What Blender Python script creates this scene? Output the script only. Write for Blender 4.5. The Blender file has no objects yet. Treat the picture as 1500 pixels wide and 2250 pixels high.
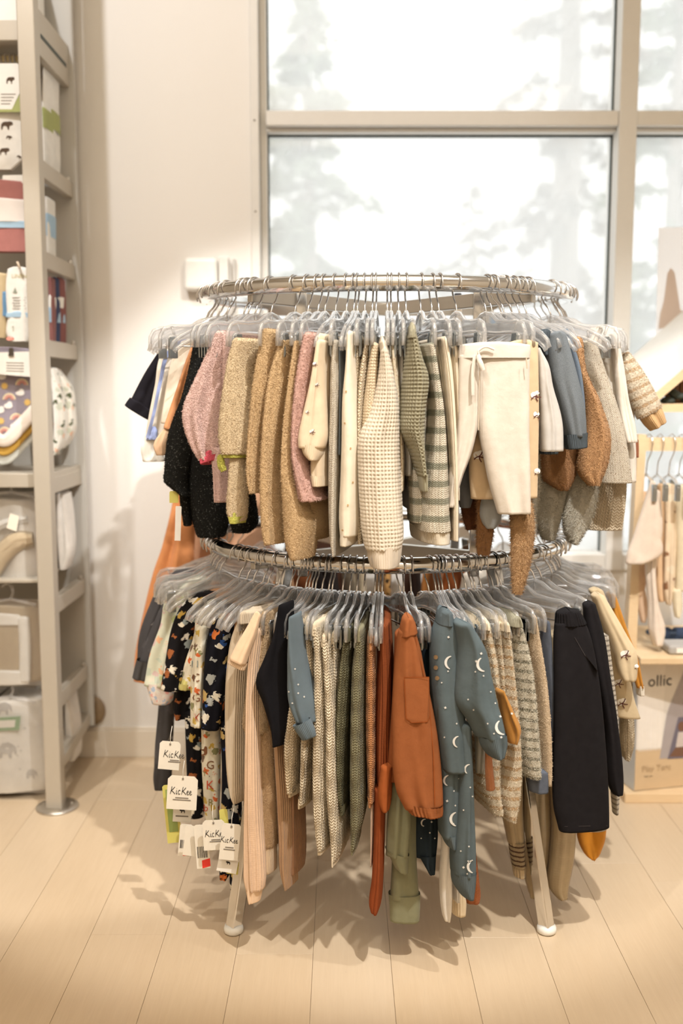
import bpy, math, random, zlib
import numpy as np
from mathutils import Vector
from mathutils.bvhtree import BVHTree

random.seed(7); RNG = np.random.default_rng(7)
SC = bpy.context.scene
COL = SC.collection

# ------------------------------------------------------------------ camera
F = 2187.5; HC = 1.15; PITCH = math.radians(6.9)
cam = bpy.data.cameras.new('camera'); cam.sensor_fit = 'VERTICAL'; cam.sensor_height = 36; cam.lens = 35
camo = bpy.data.objects.new('camera', cam); COL.objects.link(camo)
camo.location = (0, 0, HC); camo.rotation_euler = (math.pi/2 - PITCH, 0, 0)
cam.clip_start = .05
cam.dof.use_dof = True; cam.dof.focus_distance = 2.0; cam.dof.aperture_fstop = 1.8
SC.camera = camo

# ------------------------------------------------------------------ world and lights
W = bpy.data.worlds.new('overcast'); SC.world = W; W.use_nodes = True
bg = W.node_tree.nodes['Background']; bg.inputs[0].default_value = (1, .995, .98, 1); bg.inputs[1].default_value = 1.45

def lamp(name, typ, loc, energy, col, target=None, **kw):
    l = bpy.data.lights.new(name, typ); l.energy = energy; l.color = col
    for k, v in kw.items(): setattr(l, k, v)
    o = bpy.data.objects.new(name, l); COL.objects.link(o); o.location = loc
    d = (Vector(target) - Vector(loc)) if target else Vector((0, 0, -1))
    o.rotation_euler = d.to_track_quat('-Z', 'Y').to_euler()
    return o
WARM = (1, .845, .65); NEUT = (1, .975, .94)
lamp('ceiling_fill_light', 'AREA', (-.3, .9, 3.12), 30, WARM, shape='RECTANGLE', size=2.6, size_y=1.6)  # unseen area lamp added as warm ambient fill
lamp('ceiling_fill_light_rear', 'AREA', (0, -1.3, 3.12), 50, WARM, shape='RECTANGLE', size=3.0, size_y=1.6)  # second added fill lamp, behind the camera
lamp('track_spot_rack', 'SPOT', (.6, .70, 3.1), 260, NEUT, (.1, 2.5, .8), spot_size=.74, spot_blend=.3, shadow_soft_size=.03)
lamp('track_spot_rack_left', 'SPOT', (-.7, .75, 3.1), 95, NEUT, (-.05, 2.5, .95), spot_size=.66, spot_blend=.3, shadow_soft_size=.03)
lamp('track_spot_left', 'SPOT', (-1.1, 1.6, 3.1), 120, NEUT, (-.78, 2.75, .3), spot_size=.54, spot_blend=.3, shadow_soft_size=.03)
lamp('track_spot_wall', 'SPOT', (-1.0, 1.5, 3.1), 70, (.98, .98, 1), (-.5, 3.05, 2.0), spot_size=1.1, spot_blend=.5, shadow_soft_size=.03)
lamp('track_spot_right', 'SPOT', (1.3, 1.1, 3.1), 110, NEUT, (.9, 2.5, .5), spot_size=.85, spot_blend=.4, shadow_soft_size=.03)
SC.view_settings.view_transform = 'Standard'; SC.view_settings.look = 'None'
SC.view_settings.gamma = 1; SC.view_settings.use_curve_mapping = False
SC.view_settings.exposure = 0.12
try:
    SC.cycles.max_bounces = 5; SC.cycles.transparent_max_bounces = 20; SC.cycles.diffuse_bounces = 3; SC.cycles.glossy_bounces = 3; SC.cycles.adaptive_threshold = .09; SC.cycles.adaptive_min_samples = 16
    SC.cycles.caustics_reflective = False; SC.cycles.caustics_refractive = False
    SC.cycles.sample_clamp_indirect = 6
except Exception: pass

# ------------------------------------------------------------------ geometry helpers
CP, SP = math.cos(PITCH), math.sin(PITCH)
def at(px, py, Y):
    """point seen at pixel px,py standing Y metres in front of the camera"""
    a = (px-750)/F; b = (1125-py)/F; t = Y/(CP + b*SP)
    return np.array([a*t, Y, HC + (-SP + b*CP)*t])
def floor_at(px, py):
    b = (1125-py)/F; t = -HC/(-SP + b*CP)
    return np.array([(px-750)/F*t, t*(CP+b*SP), 0])
def pxm(Y): return Y/F       # metres for one pixel, about

def mesh_obj(name, v, f, mat, parent=None, uv=None, smooth=True, org=None):
    """one mesh object; v in world metres, stored relative to org (or the parent's place)"""
    v = np.asarray(v, dtype=float)
    if org is None: org = np.array(parent['_o']) if (parent is not None and '_o' in parent) else np.zeros(3)
    me = bpy.data.meshes.new(name)
    me.from_pydata((v-org).tolist(), [], [list(map(int, q)) for q in f])
    if uv is not None:
        ul = me.uv_layers.new(name='UVMap')
        li = np.empty(len(me.loops), dtype=np.int32); me.loops.foreach_get('vertex_index', li)
        ul.data.foreach_set('uv', np.asarray(uv, dtype=np.float32)[li].ravel())
    if smooth: me.polygons.foreach_set('use_smooth', [True]*len(me.polygons))
    if mat: me.materials.append(mat)
    me.update()
    o = bpy.data.objects.new(name, me); COL.objects.link(o)
    if parent is not None: o.parent = parent; o['_o'] = list(map(float, org))
    else: o.location = org; o['_o'] = list(map(float, org))
    return o
def thing(name, label, cat, loc=(0, 0, 0), group=None):
    o = bpy.data.objects.new(name, None); COL.objects.link(o); o.location = loc; o.empty_display_size = .02
    o['_o'] = list(map(float, loc)); o['label'] = label; o['category'] = cat
    if group: o['group'] = group
    return o
def tag(o, label, cat, group=None):
    o['label'] = label; o['category'] = cat
    if group: o['group'] = group
    return o
def struct(o): o['kind'] = 'structure'; return o

class MB:
    def __init__(s): s.v = []; s.f = []
    def add(s, v, f):
        n = len(s.v); s.v += [tuple(p) for p in v]; s.f += [[i+n for i in q] for q in f]; return s
    def box(s, a, b, bev=0.0):
        (x0, y0, z0), (x1, y1, z1) = a, b
        if bev <= 0:
            v = [(x, y, z) for z in (z0, z1) for y in (y0, y1) for x in (x0, x1)]
            return s.add(v, [(0,2,3,1),(4,5,7,6),(0,1,5,4),(2,6,7,3),(0,4,6,2),(1,3,7,5)])
        # chamfered box: 24 vertices
        c = [(x0+x1)/2, (y0+y1)/2, (z0+z1)/2]; h = [(x1-x0)/2, (y1-y0)/2, (z1-z0)/2]
        v = []; idx = {}
        for sx in (-1, 1):
            for sy in (-1, 1):
                for sz in (-1, 1):
                    for ax in range(3):
                        p = [sx*(h[0]-bev), sy*(h[1]-bev), sz*(h[2]-bev)]; sg = (sx, sy, sz)
                        p[ax] = sg[ax]*h[ax]; idx[(sx, sy, sz, ax)] = len(v); v.append([c[i]+p[i] for i in range(3)])
        f = []
        for ax in range(3):
            u, w = (ax+1) % 3, (ax+2) % 3
            for sg in (-1, 1):
                q = []
                for a_, b_ in ((-1,-1),(1,-1),(1,1),(-1,1)):
                    k = [0,0,0]; k[ax] = sg; k[u] = a_; k[w] = b_; q.append(idx[(*k, ax)])
                f.append(q if sg > 0 else q[::-1])
        for ax in range(3):      # edges along ax
            u, w = (ax+1) % 3, (ax+2) % 3
            for a_ in (-1, 1):
                for b_ in (-1, 1):
                    q = []
                    for s_, face in ((-1, u), (1, u), (1, w), (-1, w)):
                        k = [0,0,0]; k[ax] = s_; k[u] = a_; k[w] = b_; q.append(idx[(*k, face)])
                    f.append(q)
        for sx in (-1, 1):
            for sy in (-1, 1):
                for sz in (-1, 1): f.append([idx[(sx, sy, sz, k)] for k in range(3)])
        return s.add(v, f)
    def tube(s, pts, r, n=8, closed=False, caps=True):
        pts = np.asarray(pts, float); m = len(pts)
        rr = np.broadcast_to(np.asarray(r, float), (m,))
        tg = np.roll(pts, -1, 0)-np.roll(pts, 1, 0) if closed else np.gradient(pts, axis=0)
        tg /= np.linalg.norm(tg, axis=1)[:, None]+1e-12
        up = np.array([0, 0, 1.]) if abs(tg[0][2]) < .9 else np.array([1., 0, 0])
        a = np.cross(tg[0], up); a /= np.linalg.norm(a)
        v = []
        for i in range(m):
            a = a-tg[i]*a.dot(tg[i]); a /= np.linalg.norm(a); b = np.cross(tg[i], a)
            for k in range(n):
                t = 2*math.pi*k/n; v.append(pts[i]+rr[i]*(math.cos(t)*a+math.sin(t)*b))
        f = []
        for i in range(m if closed else m-1):
            j = (i+1) % m
            for k in range(n): f.append((i*n+k, i*n+(k+1) % n, j*n+(k+1) % n, j*n+k))
        if caps and not closed: f.append(list(range(n))[::-1]); f.append([(m-1)*n+k for k in range(n)])
        return s.add(v, f)
    def bar(s, p, q, wx, wz, up=(0, 0, 1)):
        """square bar from p to q"""
        p, q = np.asarray(p, float), np.asarray(q, float); t = q-p; t /= np.linalg.norm(t)
        a = np.cross(t, up); a /= np.linalg.norm(a); b = np.cross(a, t)
        v = [c+sx*a*wx/2+sz*b*wz/2 for c in (p, q) for sx, sz in ((-1,-1),(1,-1),(1,1),(-1,1))]
        return s.add(v, [(0,1,2,3),(7,6,5,4),(0,4,5,1),(1,5,6,2),(2,6,7,3),(3,7,4,0)])
    def prism(s, poly, d):
        """polygon of 3d points thickened by vector d"""
        n = len(poly); poly = [np.asarray(p, float) for p in poly]; d = np.asarray(d, float)
        return s.add(poly+[p+d for p in poly], [list(range(n))[::-1], [n+i for i in range(n)]]+[(i, (i+1) % n, n+(i+1) % n, n+i) for i in range(n)])
    def lathe(s, c, prof, n=24, axis=2):
        v = []
        for r, h in prof:
            for k in range(n):
                t = 2*math.pi*k/n; p = [r*math.cos(t), r*math.sin(t), h]
                if axis == 1: p = [p[0], p[2], p[1]]
                v.append((c[0]+p[0], c[1]+p[1], c[2]+p[2]))
        f = [(i*n+k, i*n+(k+1) % n, (i+1)*n+(k+1) % n, (i+1)*n+k) for i in range(len(prof)-1) for k in range(n)]
        f.append(list(range(n))[::-1]); f.append([(len(prof)-1)*n+k for k in range(n)])
        return s.add(v, f)
    def build(s, name, mat, parent=None, smooth=False, org=None):
        return mesh_obj(name, s.v, s.f, mat, parent, smooth=smooth, org=org)
def bevel(o, w=.003, seg=2):
    m = o.modifiers.new('bevel', 'BEVEL'); m.width = w; m.segments = seg; m.limit_method = 'ANGLE'; return o

# ------------------------------------------------------------------ materials
class N:
    """small node-graph writer"""
    def __init__(s, name):
        s.m = bpy.data.materials.new(name); s.m.use_nodes = True; s.t = s.m.node_tree
        s.b = s.t.nodes['Principled BSDF']; s.out = s.t.nodes['Material Output']
    def n(s, typ, **kw):
        x = s.t.nodes.new(typ)
        for k, v in kw.items(): setattr(x, k, v)
        return x
    def put(s, sock, v):
        if isinstance(v, bpy.types.NodeSocket): s.t.links.new(v, sock)
        else: sock.default_value = v
    def math(s, op, a, b=0.0, c=0.0):
        x = s.n('ShaderNodeMath', operation=op)
        s.put(x.inputs[0], a); s.put(x.inputs[1], b); s.put(x.inputs[2], c); return x.outputs[0]
    def mix(s, fac, a, b, blend='MIX'):
        x = s.n('ShaderNodeMix', data_type='RGBA', blend_type=blend)
        s.put(x.inputs[0], fac); s.put(x.inputs[6], a); s.put(x.inputs[7], b); return x.outputs[2]
    def noise(s, vec, scale, detail=3, rough=.6):
        x = s.n('ShaderNodeTexNoise'); s.put(x.inputs['Vector'], vec); x.inputs['Scale'].default_value = scale
        x.inputs['Detail'].default_value = detail; x.inputs['Roughness'].default_value = rough; return x.outputs[0]
    def uv(s):
        x = s.n('ShaderNodeUVMap'); x.uv_map = 'UVMap'; y = s.n('ShaderNodeSeparateXYZ'); s.t.links.new(x.outputs[0], y.inputs[0])
        return x.outputs[0], y.outputs[0], y.outputs[1]
    def obj(s): return s.n('ShaderNodeTexCoord').outputs['Object']
    def geo(s): return s.n('ShaderNodeNewGeometry').outputs['Position']
    def bump(s, h, strength, dist):
        x = s.n('ShaderNodeBump'); s.put(x.inputs['Height'], h); x.inputs['Strength'].default_value = strength
        x.inputs['Distance'].default_value = dist; s.t.links.new(x.outputs[0], s.b.inputs['Normal'])
    def P(s, **kw):
        for k, v in kw.items(): s.put(s.b.inputs[k.replace('_', ' ')], v)
        return s
def c4(c): return (*c, 1)
def srgb(r, g, b):
    f = lambda x: x/12.92 if x <= .04045 else ((x+.055)/1.055)**2.4
    return tuple(f(x/255) for x in (r, g, b))

_FC = {}
def fab(col, kind='plain', p=.006, col2=None, fleck=None):
    """woven, knitted or pile cloth; col are 0-255 display values"""
    key = (col, kind, p, col2, fleck)
    if key in _FC: return _FC[key]
    g = N('cloth_'+kind); uvv, u, v = g.uv(); c = srgb(*col)
    lo = tuple(x*.80 for x in c); hi = tuple(min(1, x*1.10) for x in c)
    big = g.noise(g.geo(), 30, 3); base = g.mix(big, c4(lo), c4(hi))
    if kind in ('stripe', 'fuzzystripe'):
        w = g.math('ADD', v, g.math('MULTIPLY', g.math('SUBTRACT', g.noise(g.geo(), 220 if kind == 'fuzzystripe' else 500, 2), .5), .006 if kind == 'fuzzystripe' else .003))
        fr = g.math('FRACT', g.math('DIVIDE', w, p))
        k = g.math('MULTIPLY', g.math('SMOOTH_MIN', g.math('MULTIPLY', g.math('SUBTRACT', fr, .52), 14), g.math('MULTIPLY', g.math('SUBTRACT', .98, fr), 14), .1), 1)
        k = g.n('ShaderNodeClamp'); 
        kk = g.math('MULTIPLY', g.math('MINIMUM', g.math('SUBTRACT', fr, .55), g.math('SUBTRACT', 1.0, fr)), 12)
        g.put(k.inputs[0], kk); base = g.mix(k.outputs[0], base, c4(srgb(*col2)))
    if fleck:
        fl = g.math('GREATER_THAN', g.noise(g.geo(), 260, 2, .7), .64)
        base = g.mix(fl, base, c4(srgb(*fleck)))
    fine = g.noise(g.geo(), 900, 2)
    rough = .92
    if kind == 'rib':
        h = g.math('ADD', g.math('SINE', g.math('MULTIPLY', u, 2*math.pi/p)), g.math('MULTIPLY', g.math('SINE', g.math('MULTIPLY', v, 2*math.pi/(p*.7))), .07)); g.bump(h, .6, p*.22)
    elif kind == 'waffle':
        a = g.math('ABSOLUTE', g.math('SINE', g.math('MULTIPLY', u, math.pi/p))); b = g.math('ABSOLUTE', g.math('SINE', g.math('MULTIPLY', v, math.pi/p)))
        g.bump(g.math('ADD', g.math('MAXIMUM', a, b), g.math('MULTIPLY', fine, .25)), .7, p*.25)
    elif kind in ('knit', 'stripe'):
        q = p if kind == 'knit' else .0055
        fu = g.math('FRACT', g.math('DIVIDE', u, q))
        vv = g.math('ADD', g.math('DIVIDE', v, q*.72), g.math('MULTIPLY', g.math('ABSOLUTE', g.math('SUBTRACT', fu, .5)), 1.7))
        st = g.math('ABSOLUTE', g.math('SINE', g.math('MULTIPLY', vv, math.pi)))
        col_ = g.math('POWER', g.math('ABSOLUTE', g.math('SINE', g.math('MULTIPLY', fu, 2*math.pi))), .5)
        g.bump(g.math('ADD', g.math('MULTIPLY', st, col_), g.math('MULTIPLY', fine, .3)), .9, q*.35)
    elif kind in ('fuzzy', 'fuzzystripe'):
        g.bump(g.math('ADD', g.noise(g.geo(), 260, 4, .7), g.math('MULTIPLY', fine, .4)), .9, .004)
        base = g.mix(g.math('MULTIPLY', g.noise(g.geo(), 330, 2), .4), base, c4(tuple(x*.72 for x in c)))
    elif kind == 'denim':
        d = g.math('SINE', g.math('MULTIPLY', g.math('ADD', u, v), 2*math.pi/.0012)); g.bump(d, .2, .0004)
        base = g.mix(g.math('MULTIPLY', g.noise(g.geo(), 60, 4), .5), base, c4(tuple(min(1, x*1.9+.004) for x in c)))
    elif kind == 'heather':
        base = g.mix(g.math('MULTIPLY', g.noise(g.geo(), 700, 2, .8), .9), base, c4(srgb(*(col2 or (200, 205, 208)))))
        g.bump(fine, .5, .0012)
    elif kind == 'print':
        vo = g.n('ShaderNodeTexVoronoi'); g.put(vo.inputs['Vector'], uvv); vo.inputs['Scale'].default_value = 1/p; vo.inputs['Randomness'].default_value = .8
        wob = g.math('ADD', vo.outputs['Distance'], g.math('MULTIPLY', g.math('SUBTRACT', g.noise(uvv, 2.6/p, 3), .5), .95))
        inside = g.math('LESS_THAN', wob, .43)
        rmp = g.n('ShaderNodeValToRGB'); rmp.color_ramp.interpolation = 'CONSTANT'
        sp = g.n('ShaderNodeSeparateColor'); g.t.links.new(vo.outputs['Color'], sp.inputs[0]); g.t.links.new(sp.outputs[0], rmp.inputs[0])
        e = rmp.color_ramp.elements; cols = col2
        e[0].color = c4(srgb(*cols[0])); e[1].position = 1/len(cols); e[1].color = c4(srgb(*cols[1]))
        for i in range(2, len(cols)): z = e.new(i/len(cols)); z.color = c4(srgb(*cols[i]))
        base = g.mix(inside, base, rmp.outputs[0]); g.bump(fine, .3, .0006)
    else:
        weave = g.math('ADD', g.math('MULTIPLY', fine, .35), g.math('MULTIPLY', g.noise(g.geo(), 26, 3, .5), 2.0)); g.bump(weave, .45, .0022)
    g.P(Base_Color=base, Roughness=rough); g.b.inputs['Sheen Weight'].default_value = .12 if sum(col) > 330 else .0; g.b.inputs['Sheen Roughness'].default_value = .5
    g.b.inputs['Specular IOR Level'].default_value = .12
    _FC[key] = g.m; return g.m
def simple(name, col, rough=.6, metal=0., noise=.06, scale=40, bump=0., **kw):
    g = N(name); c = srgb(*col)
    b = g.mix(g.noise(g.geo(), scale, 3), c4(tuple(x*(1-noise) for x in c)), c4(tuple(min(1, x*(1+noise)) for x in c)))
    g.P(Base_Color=b, Roughness=rough, Metallic=metal)
    if bump: g.bump(g.noise(g.geo(), scale*6, 3), bump, .001)
    for k, v in kw.items(): g.b.inputs[k.replace('_', ' ')].default_value = v
    return g.m
def clear_plastic(name, tint=(.995, .997, 1), white=.10, rough=.06, gloss=.8):
    g = N(name); t = g.t
    tr = g.n('ShaderNodeBsdfTransparent'); tr.inputs[0].default_value = c4(tint)
    gl = g.n('ShaderNodeBsdfGlossy'); gl.inputs['Roughness'].default_value = rough; gl.inputs[0].default_value = (1, 1, 1, 1)
    tl = g.n('ShaderNodeBsdfTranslucent'); tl.inputs[0].default_value = (.98, .98, .98, 1); df = g.n('ShaderNodeBsdfDiffuse'); df.inputs[0].default_value = (.98, .98, .98, 1)
    lw = g.n('ShaderNodeLayerWeight'); lw.inputs[0].default_value = .4
    m0 = g.n('ShaderNodeMixShader'); m0.inputs[0].default_value = .5; t.links.new(tl.outputs[0], m0.inputs[1]); t.links.new(df.outputs[0], m0.inputs[2])
    m1 = g.n('ShaderNodeMixShader'); t.links.new(g.math('ADD', g.math('MULTIPLY', lw.outputs[1], gloss), .05), m1.inputs[0]); t.links.new(tr.outputs[0], m1.inputs[1]); t.links.new(gl.outputs[0], m1.inputs[2])
    m2 = g.n('ShaderNodeMixShader'); m2.inputs[0].default_value = white; t.links.new(m1.outputs[0], m2.inputs[1]); t.links.new(m0.outputs[0], m2.inputs[2])
    t.links.new(m2.outputs[0], g.out.inputs[0]); return g.m

M = {}
M['chrome'] = simple('polished_chrome', (225, 224, 222), .13, 1.0, .02)
M['wire'] = simple('chrome_wire', (215, 212, 210), .22, 1.0, .02)
M['clip'] = simple('zinc_clip', (175, 182, 186), .32, 1.0, .03)
M['steel'] = simple('brushed_steel', (205, 200, 192), .34, 1.0, .05, 20)
M['clear'] = clear_plastic('clear_styrene', white=.17, gloss=1.0, rough=.04)
M['bag'] = clear_plastic('clear_bag_film', white=.05, rough=.15, gloss=.5)
M['whiteplastic'] = simple('white_plastic', (238, 236, 230), .4)
M['blackplastic'] = simple('black_plastic', (22, 20, 24), .4)
M['card'] = simple('cream_card', (240, 233, 218), .75)
M['cardwhite'] = simple('white_card', (244, 241, 234), .7)
M['yellowcard'] = simple('yellow_card', (214, 205, 110), .7)
M['ink'] = simple('black_ink', (38, 34, 32), .7)
M['greyink'] = simple('grey_ink', (130, 122, 112), .7)
M['redink'] = simple('red_sticker', (235, 62, 48), .6)
M['greenink'] = simple('green_print', (150, 168, 96), .7)
M['thread'] = simple('white_thread', (232, 226, 214), .9)
M['shelfmetal'] = simple('beige_powder_coat', (190, 182, 168), .42, .25, .03, 30)
M['panel'] = simple('grey_panel', (196, 193, 186), .6, 0, .02)
M['frame'] = simple('window_frame_paint', (226, 223, 217), .45, 0, .03)
M['trim'] = simple('white_trim', (232, 224, 212), .55, 0, .03)
M['gasket'] = simple('dark_gasket', (70, 78, 74), .6)
# ------------------------------------------------------------------ the room
WY = 3.05                      # face of the back wall
def wall_mat(name, col):
    g = N(name); c = srgb(*col)
    b = g.mix(g.noise(g.geo(), 3, 4), c4(tuple(x*.97 for x in c)), c4(c))
    sp = g.math('GREATER_THAN', g.noise(g.geo(), 45, 2, .7), .80); b = g.mix(sp, b, c4(tuple(x*.78 for x in c)))
    g.P(Base_Color=b, Roughness=.7); g.bump(g.noise(g.geo(), 160, 3), .12, .002); return g.m
M['wall'] = wall_mat('cream_wall_paint', (238, 234, 228))
M['ceil'] = wall_mat('ceiling_paint', (235, 230, 222))
def plank_mat():
    g = N('pale_oak_plank'); pos = g.geo()
    mp = g.n('ShaderNodeMapping'); g.t.links.new(pos, mp.inputs[0]); mp.inputs['Scale'].default_value = (38, 2.2, 1)
    oi = g.n('ShaderNodeObjectInfo')
    grain = g.noise(mp.outputs[0], 3.0, 6, .62); fine = g.n('ShaderNodeMapping'); g.t.links.new(pos, fine.inputs[0]); fine.inputs['Scale'].default_value = (420, 16, 1)
    fg = g.noise(fine.outputs[0], 1.0, 2)
    b = g.mix(grain, c4(srgb(204, 180, 148)), c4(srgb(221, 199, 169)))
    b = g.mix(g.math('MULTIPLY', fg, .30), b, c4(srgb(188, 164, 134)))
    b = g.mix(g.math('MULTIPLY', oi.outputs['Random'], .30), b, c4(srgb(214, 198, 176)))
    dirt = g.math('GREATER_THAN', g.noise(pos, 70, 2, .75), .79); b = g.mix(g.math('MULTIPLY', dirt, .6), b, c4(srgb(140, 118, 96)))
    g.P(Base_Color=b, Roughness=g.math('ADD', .24, g.math('MULTIPLY', fg, .14)))
    g.bump(fg, .10, .0006); return g.m
M['plank'] = plank_mat()
M['subfloor'] = simple('plank_joint', (140, 116, 92), .8)
floor = struct(MB().box((-2.6, -2.4, -.06), (2.6, WY, -.0025)).build('floor', M['subfloor']))
PW = .1587; X0 = -.0584; PL = 1.22
joints = {}
for px, py in ((280, 2053), (600, 2097), (1095, 2060), (905, 1940), (1335, 1897), (215, 1757), (70, 1760)):
    q = floor_at(px, py); joints[math.floor((q[0]-X0)/PW)] = q[1]
_pm = None
for k in range(math.floor((-2.6-X0)/PW), math.ceil((2.6-X0)/PW)):
    xa, xb = max(-2.6, X0+k*PW), min(2.6, X0+(k+1)*PW)
    j = joints.get(k, random.uniform(1.2, 2.4)); y = j-4*PL
    while y < WY:
        ya, yb = max(-2.4, y), min(WY, y+PL)
        if yb-ya > .02:
            g_ = .00035; full = abs(yb-ya-PL) < 1e-6 and abs(xb-xa-PW) < 1e-6
            if full and _pm:
                o = bpy.data.objects.new('plank', _pm); COL.objects.link(o); o.parent = floor; o.location = (xa, ya, 0)
            else:
                o = MB().box((g_, g_, -.008), (xb-xa-g_, yb-ya-g_, 0), .0003).build('plank', M['plank'], None, org=np.zeros(3)); o.parent = floor; o.location = (xa, ya, 0)
                if full: _pm = o.data
        y += PL
SILL = .60; WTOP = 2.98; WX0 = -.268
wb = MB().box((-2.7, WY, -.05), (WX0, WY+.16, 3.2)).box((WX0, WY, -.05), (2.7, WY+.16, SILL)).box((WX0, WY, WTOP), (2.7, WY+.16, 3.2))
struct(wb.build('wall_back', M['wall']))
struct(MB().box((-2.7, -2.5, -.05), (-2.6, WY, 3.2)).build('wall_left', M['wall']))
struct(MB().box((2.6, -2.5, -.05), (2.7, WY, 3.2)).build('wall_right', M['wall']))
struct(MB().box((-2.7, -2.5, -.05), (2.7, -2.4, 3.2)).build('wall_rear', M['wall']))
struct(MB().box((-2.7, -2.5, 3.2), (2.7, WY+.2, 3.3)).build('ceiling', M['ceil']))
def base_mat():
    g = N('baseboard_paint'); pos = g.geo(); mp = g.n('ShaderNodeMapping'); g.t.links.new(pos, mp.inputs[0]); mp.inputs['Scale'].default_value = (7, 1, 60)
    sc = g.math('GREATER_THAN', g.noise(mp.outputs[0], 3, 4, .7), .68)
    g.P(Base_Color=g.mix(g.math('MULTIPLY', sc, .55), c4(srgb(232, 222, 206)), c4(srgb(120, 96, 70))), Roughness=.55); return g.m
bb = MB().box((-2.6, WY-.014, 0), (2.6, WY, .088)).box((-2.6, WY-.009, .088), (2.6, WY, .097))
struct(bevel(bb.build('baseboard_back', base_mat()), .002))

# the big window
def glass_mat():
    g = N('glare_veiled_window_glass'); t = g.t
    tr = g.n('ShaderNodeBsdfTransparent'); tr.inputs[0].default_value = (.98, .99, .985, 1)
    tl = g.n('ShaderNodeBsdfTranslucent'); tl.inputs[0].default_value = (.98, .98, .97, 1)  # white translucent share lays a veil of glare over the view
    gl = g.n('ShaderNodeBsdfGlossy'); gl.inputs['Roughness'].default_value = .03
    m1 = g.n('ShaderNodeMixShader'); m1.inputs[0].default_value = .40; t.links.new(tr.outputs[0], m1.inputs[1]); t.links.new(tl.outputs[0], m1.inputs[2])
    m2 = g.n('ShaderNodeMixShader'); m2.inputs[0].default_value = .03; t.links.new(m1.outputs[0], m2.inputs[1]); t.links.new(gl.outputs[0], m2.inputs[2])
    t.links.new(m2.outputs[0], g.out.inputs[0]); return g.m
M['glass'] = glass_mat()
win = bpy.data.objects.new('window_1', None); COL.objects.link(win); struct(win)
ZT0, ZT1 = 1.915, 1.970; MX0, MX1 = .815, .868
def wbar(name, a, b, m='frame'): return bevel(MB().box(a, b).build(name, M[m], win), .003)
wbar('jamb', (WX0, WY-.012, SILL), (-.243, WY+.12, WTOP)); wbar('jamb', (-.243, WY+.03, SILL), (-.222, WY+.12, WTOP))
wbar('mullion', (MX0, WY-.012, SILL), (MX1, WY+.12, WTOP))
for xa, xb in ((-.222, MX0), (MX1, 2.55)):
    wbar('transom', (xa, WY-.006, ZT0+.012), (xb, WY+.11, ZT1)); wbar('transom_lip', (xa, WY+.02, ZT0), (xb, WY+.10, ZT0+.012))
    wbar('sill_bar', (xa, WY-.01, SILL), (xb, WY+.12, SILL+.05)); wbar('head_bar', (xa, WY-.01, WTOP-.05), (xb, WY+.12, WTOP))
    for za, zb in ((SILL+.05, ZT0), (ZT1, WTOP-.05)):
        MB().box((xa, WY+.07, za), (xb, WY+.076, zb)).build('glass_pane', M['glass'], win)
        for s_ in (xa, xb-.004): MB().box((s_, WY+.055, za), (s_+.004, WY+.07, zb)).build('gasket', M['gasket'], win)
        MB().box((xa, WY+.055, zb-.004), (xb, WY+.07, zb)).build('gasket', M['gasket'], win)
for pz in (1.94, 1.68, 1.41):      # little screws on the jamb
    MB().lathe((WX0+.013, WY-.0125, pz), [(.003, -.001), (.003, .0005)], 10, axis=1).build('screw', M['greyink'], win)

# outside
M['snow'] = simple('snow_ground', (238, 240, 242), .9, 0, .03, 2)
struct(MB().box((-40, WY+.3, -.62), (40, 70, -.5)).build('ground_outside', M['snow']))
def conifer(name, label, x, y, h, r, nb, foliage, trunk, seed, sparse=1.0, bare=.0):
    rg = np.random.default_rng(seed); t = thing(name, label, 'tree', (x, y, -.5), 'trees outside the window')
    MB().tube([(x, y, -.5), (x+.03, y, -.5+h*.5), (x, y, -.5+h)], [.022*h, .014*h, .004], 8).build('trunk', trunk, t, True)
    V = []; Fc = []
    for i in range(nb):
        k = i/nb; z0 = -.5+h*(.08+.92*k); L = r*(1-k)**.8*rg.uniform(.35, 1.2)+.08; a = rg.uniform(0, 2*math.pi)
        dx, dy = math.cos(a), math.sin(a); n = int((16+60*L)*sparse)
        for j in range(n):
            s = rg.uniform(.12, 1)**.8; c = np.array([x+dx*L*s, y+dy*L*s, z0-.30*L*s*s+.06*L*s])+rg.normal(0, .045, 3)*np.array([1, 1, .7])
            side = rg.normal(0, 1, 3); side[2] = side[2]*.4-.35; side /= np.linalg.norm(side)
            l = rg.uniform(.06, .2)*(1.1-.4*s); w = np.cross(side, rg.normal(0, 1, 3)); w /= np.linalg.norm(w)+1e-9; w *= rg.uniform(.02, .055)
            q = len(V); V += [c-w, c+w, c+side*l]; Fc.append((q, q+1, q+2))
    o = mesh_obj('needles', V, Fc, foliage, t, smooth=False); o['kind'] = 'stuff'
    V = MB()
    for i in range(int(nb*.3)):
        k = rg.uniform(.05, .95); z0 = -.5+h*(.08+.92*k); L = r*(1-k)**.8*.9; a = rg.uniform(0, 2*math.pi)
        V.tube([(x, y, z0), (x+math.cos(a)*L*.5, y+math.sin(a)*L*.5, z0-.03*L), (x+math.cos(a)*L, y+math.sin(a)*L, z0-.18*L)], [.012, .008, .002], 4)
    o = V.build('boughs', trunk, t); o['kind'] = 'stuff'
    return t
def needle_mat(name, c1, c2):
    g = N(name); g.P(Base_Color=g.mix(g.noise(g.geo(), 9, 2), c4(srgb(*c1)), c4(srgb(*c2))), Roughness=.8); return g.m
M['needle'] = needle_mat('overexposed_needles', (92, 108, 84), (176, 186, 166))  # needles and bark are paled to imitate overexposed daylight
M['needle2'] = needle_mat('sparse_needles', (112, 114, 104), (190, 180, 172))
M['bark'] = needle_mat('grey_bark', (150, 140, 128), (186, 178, 170))
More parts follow.
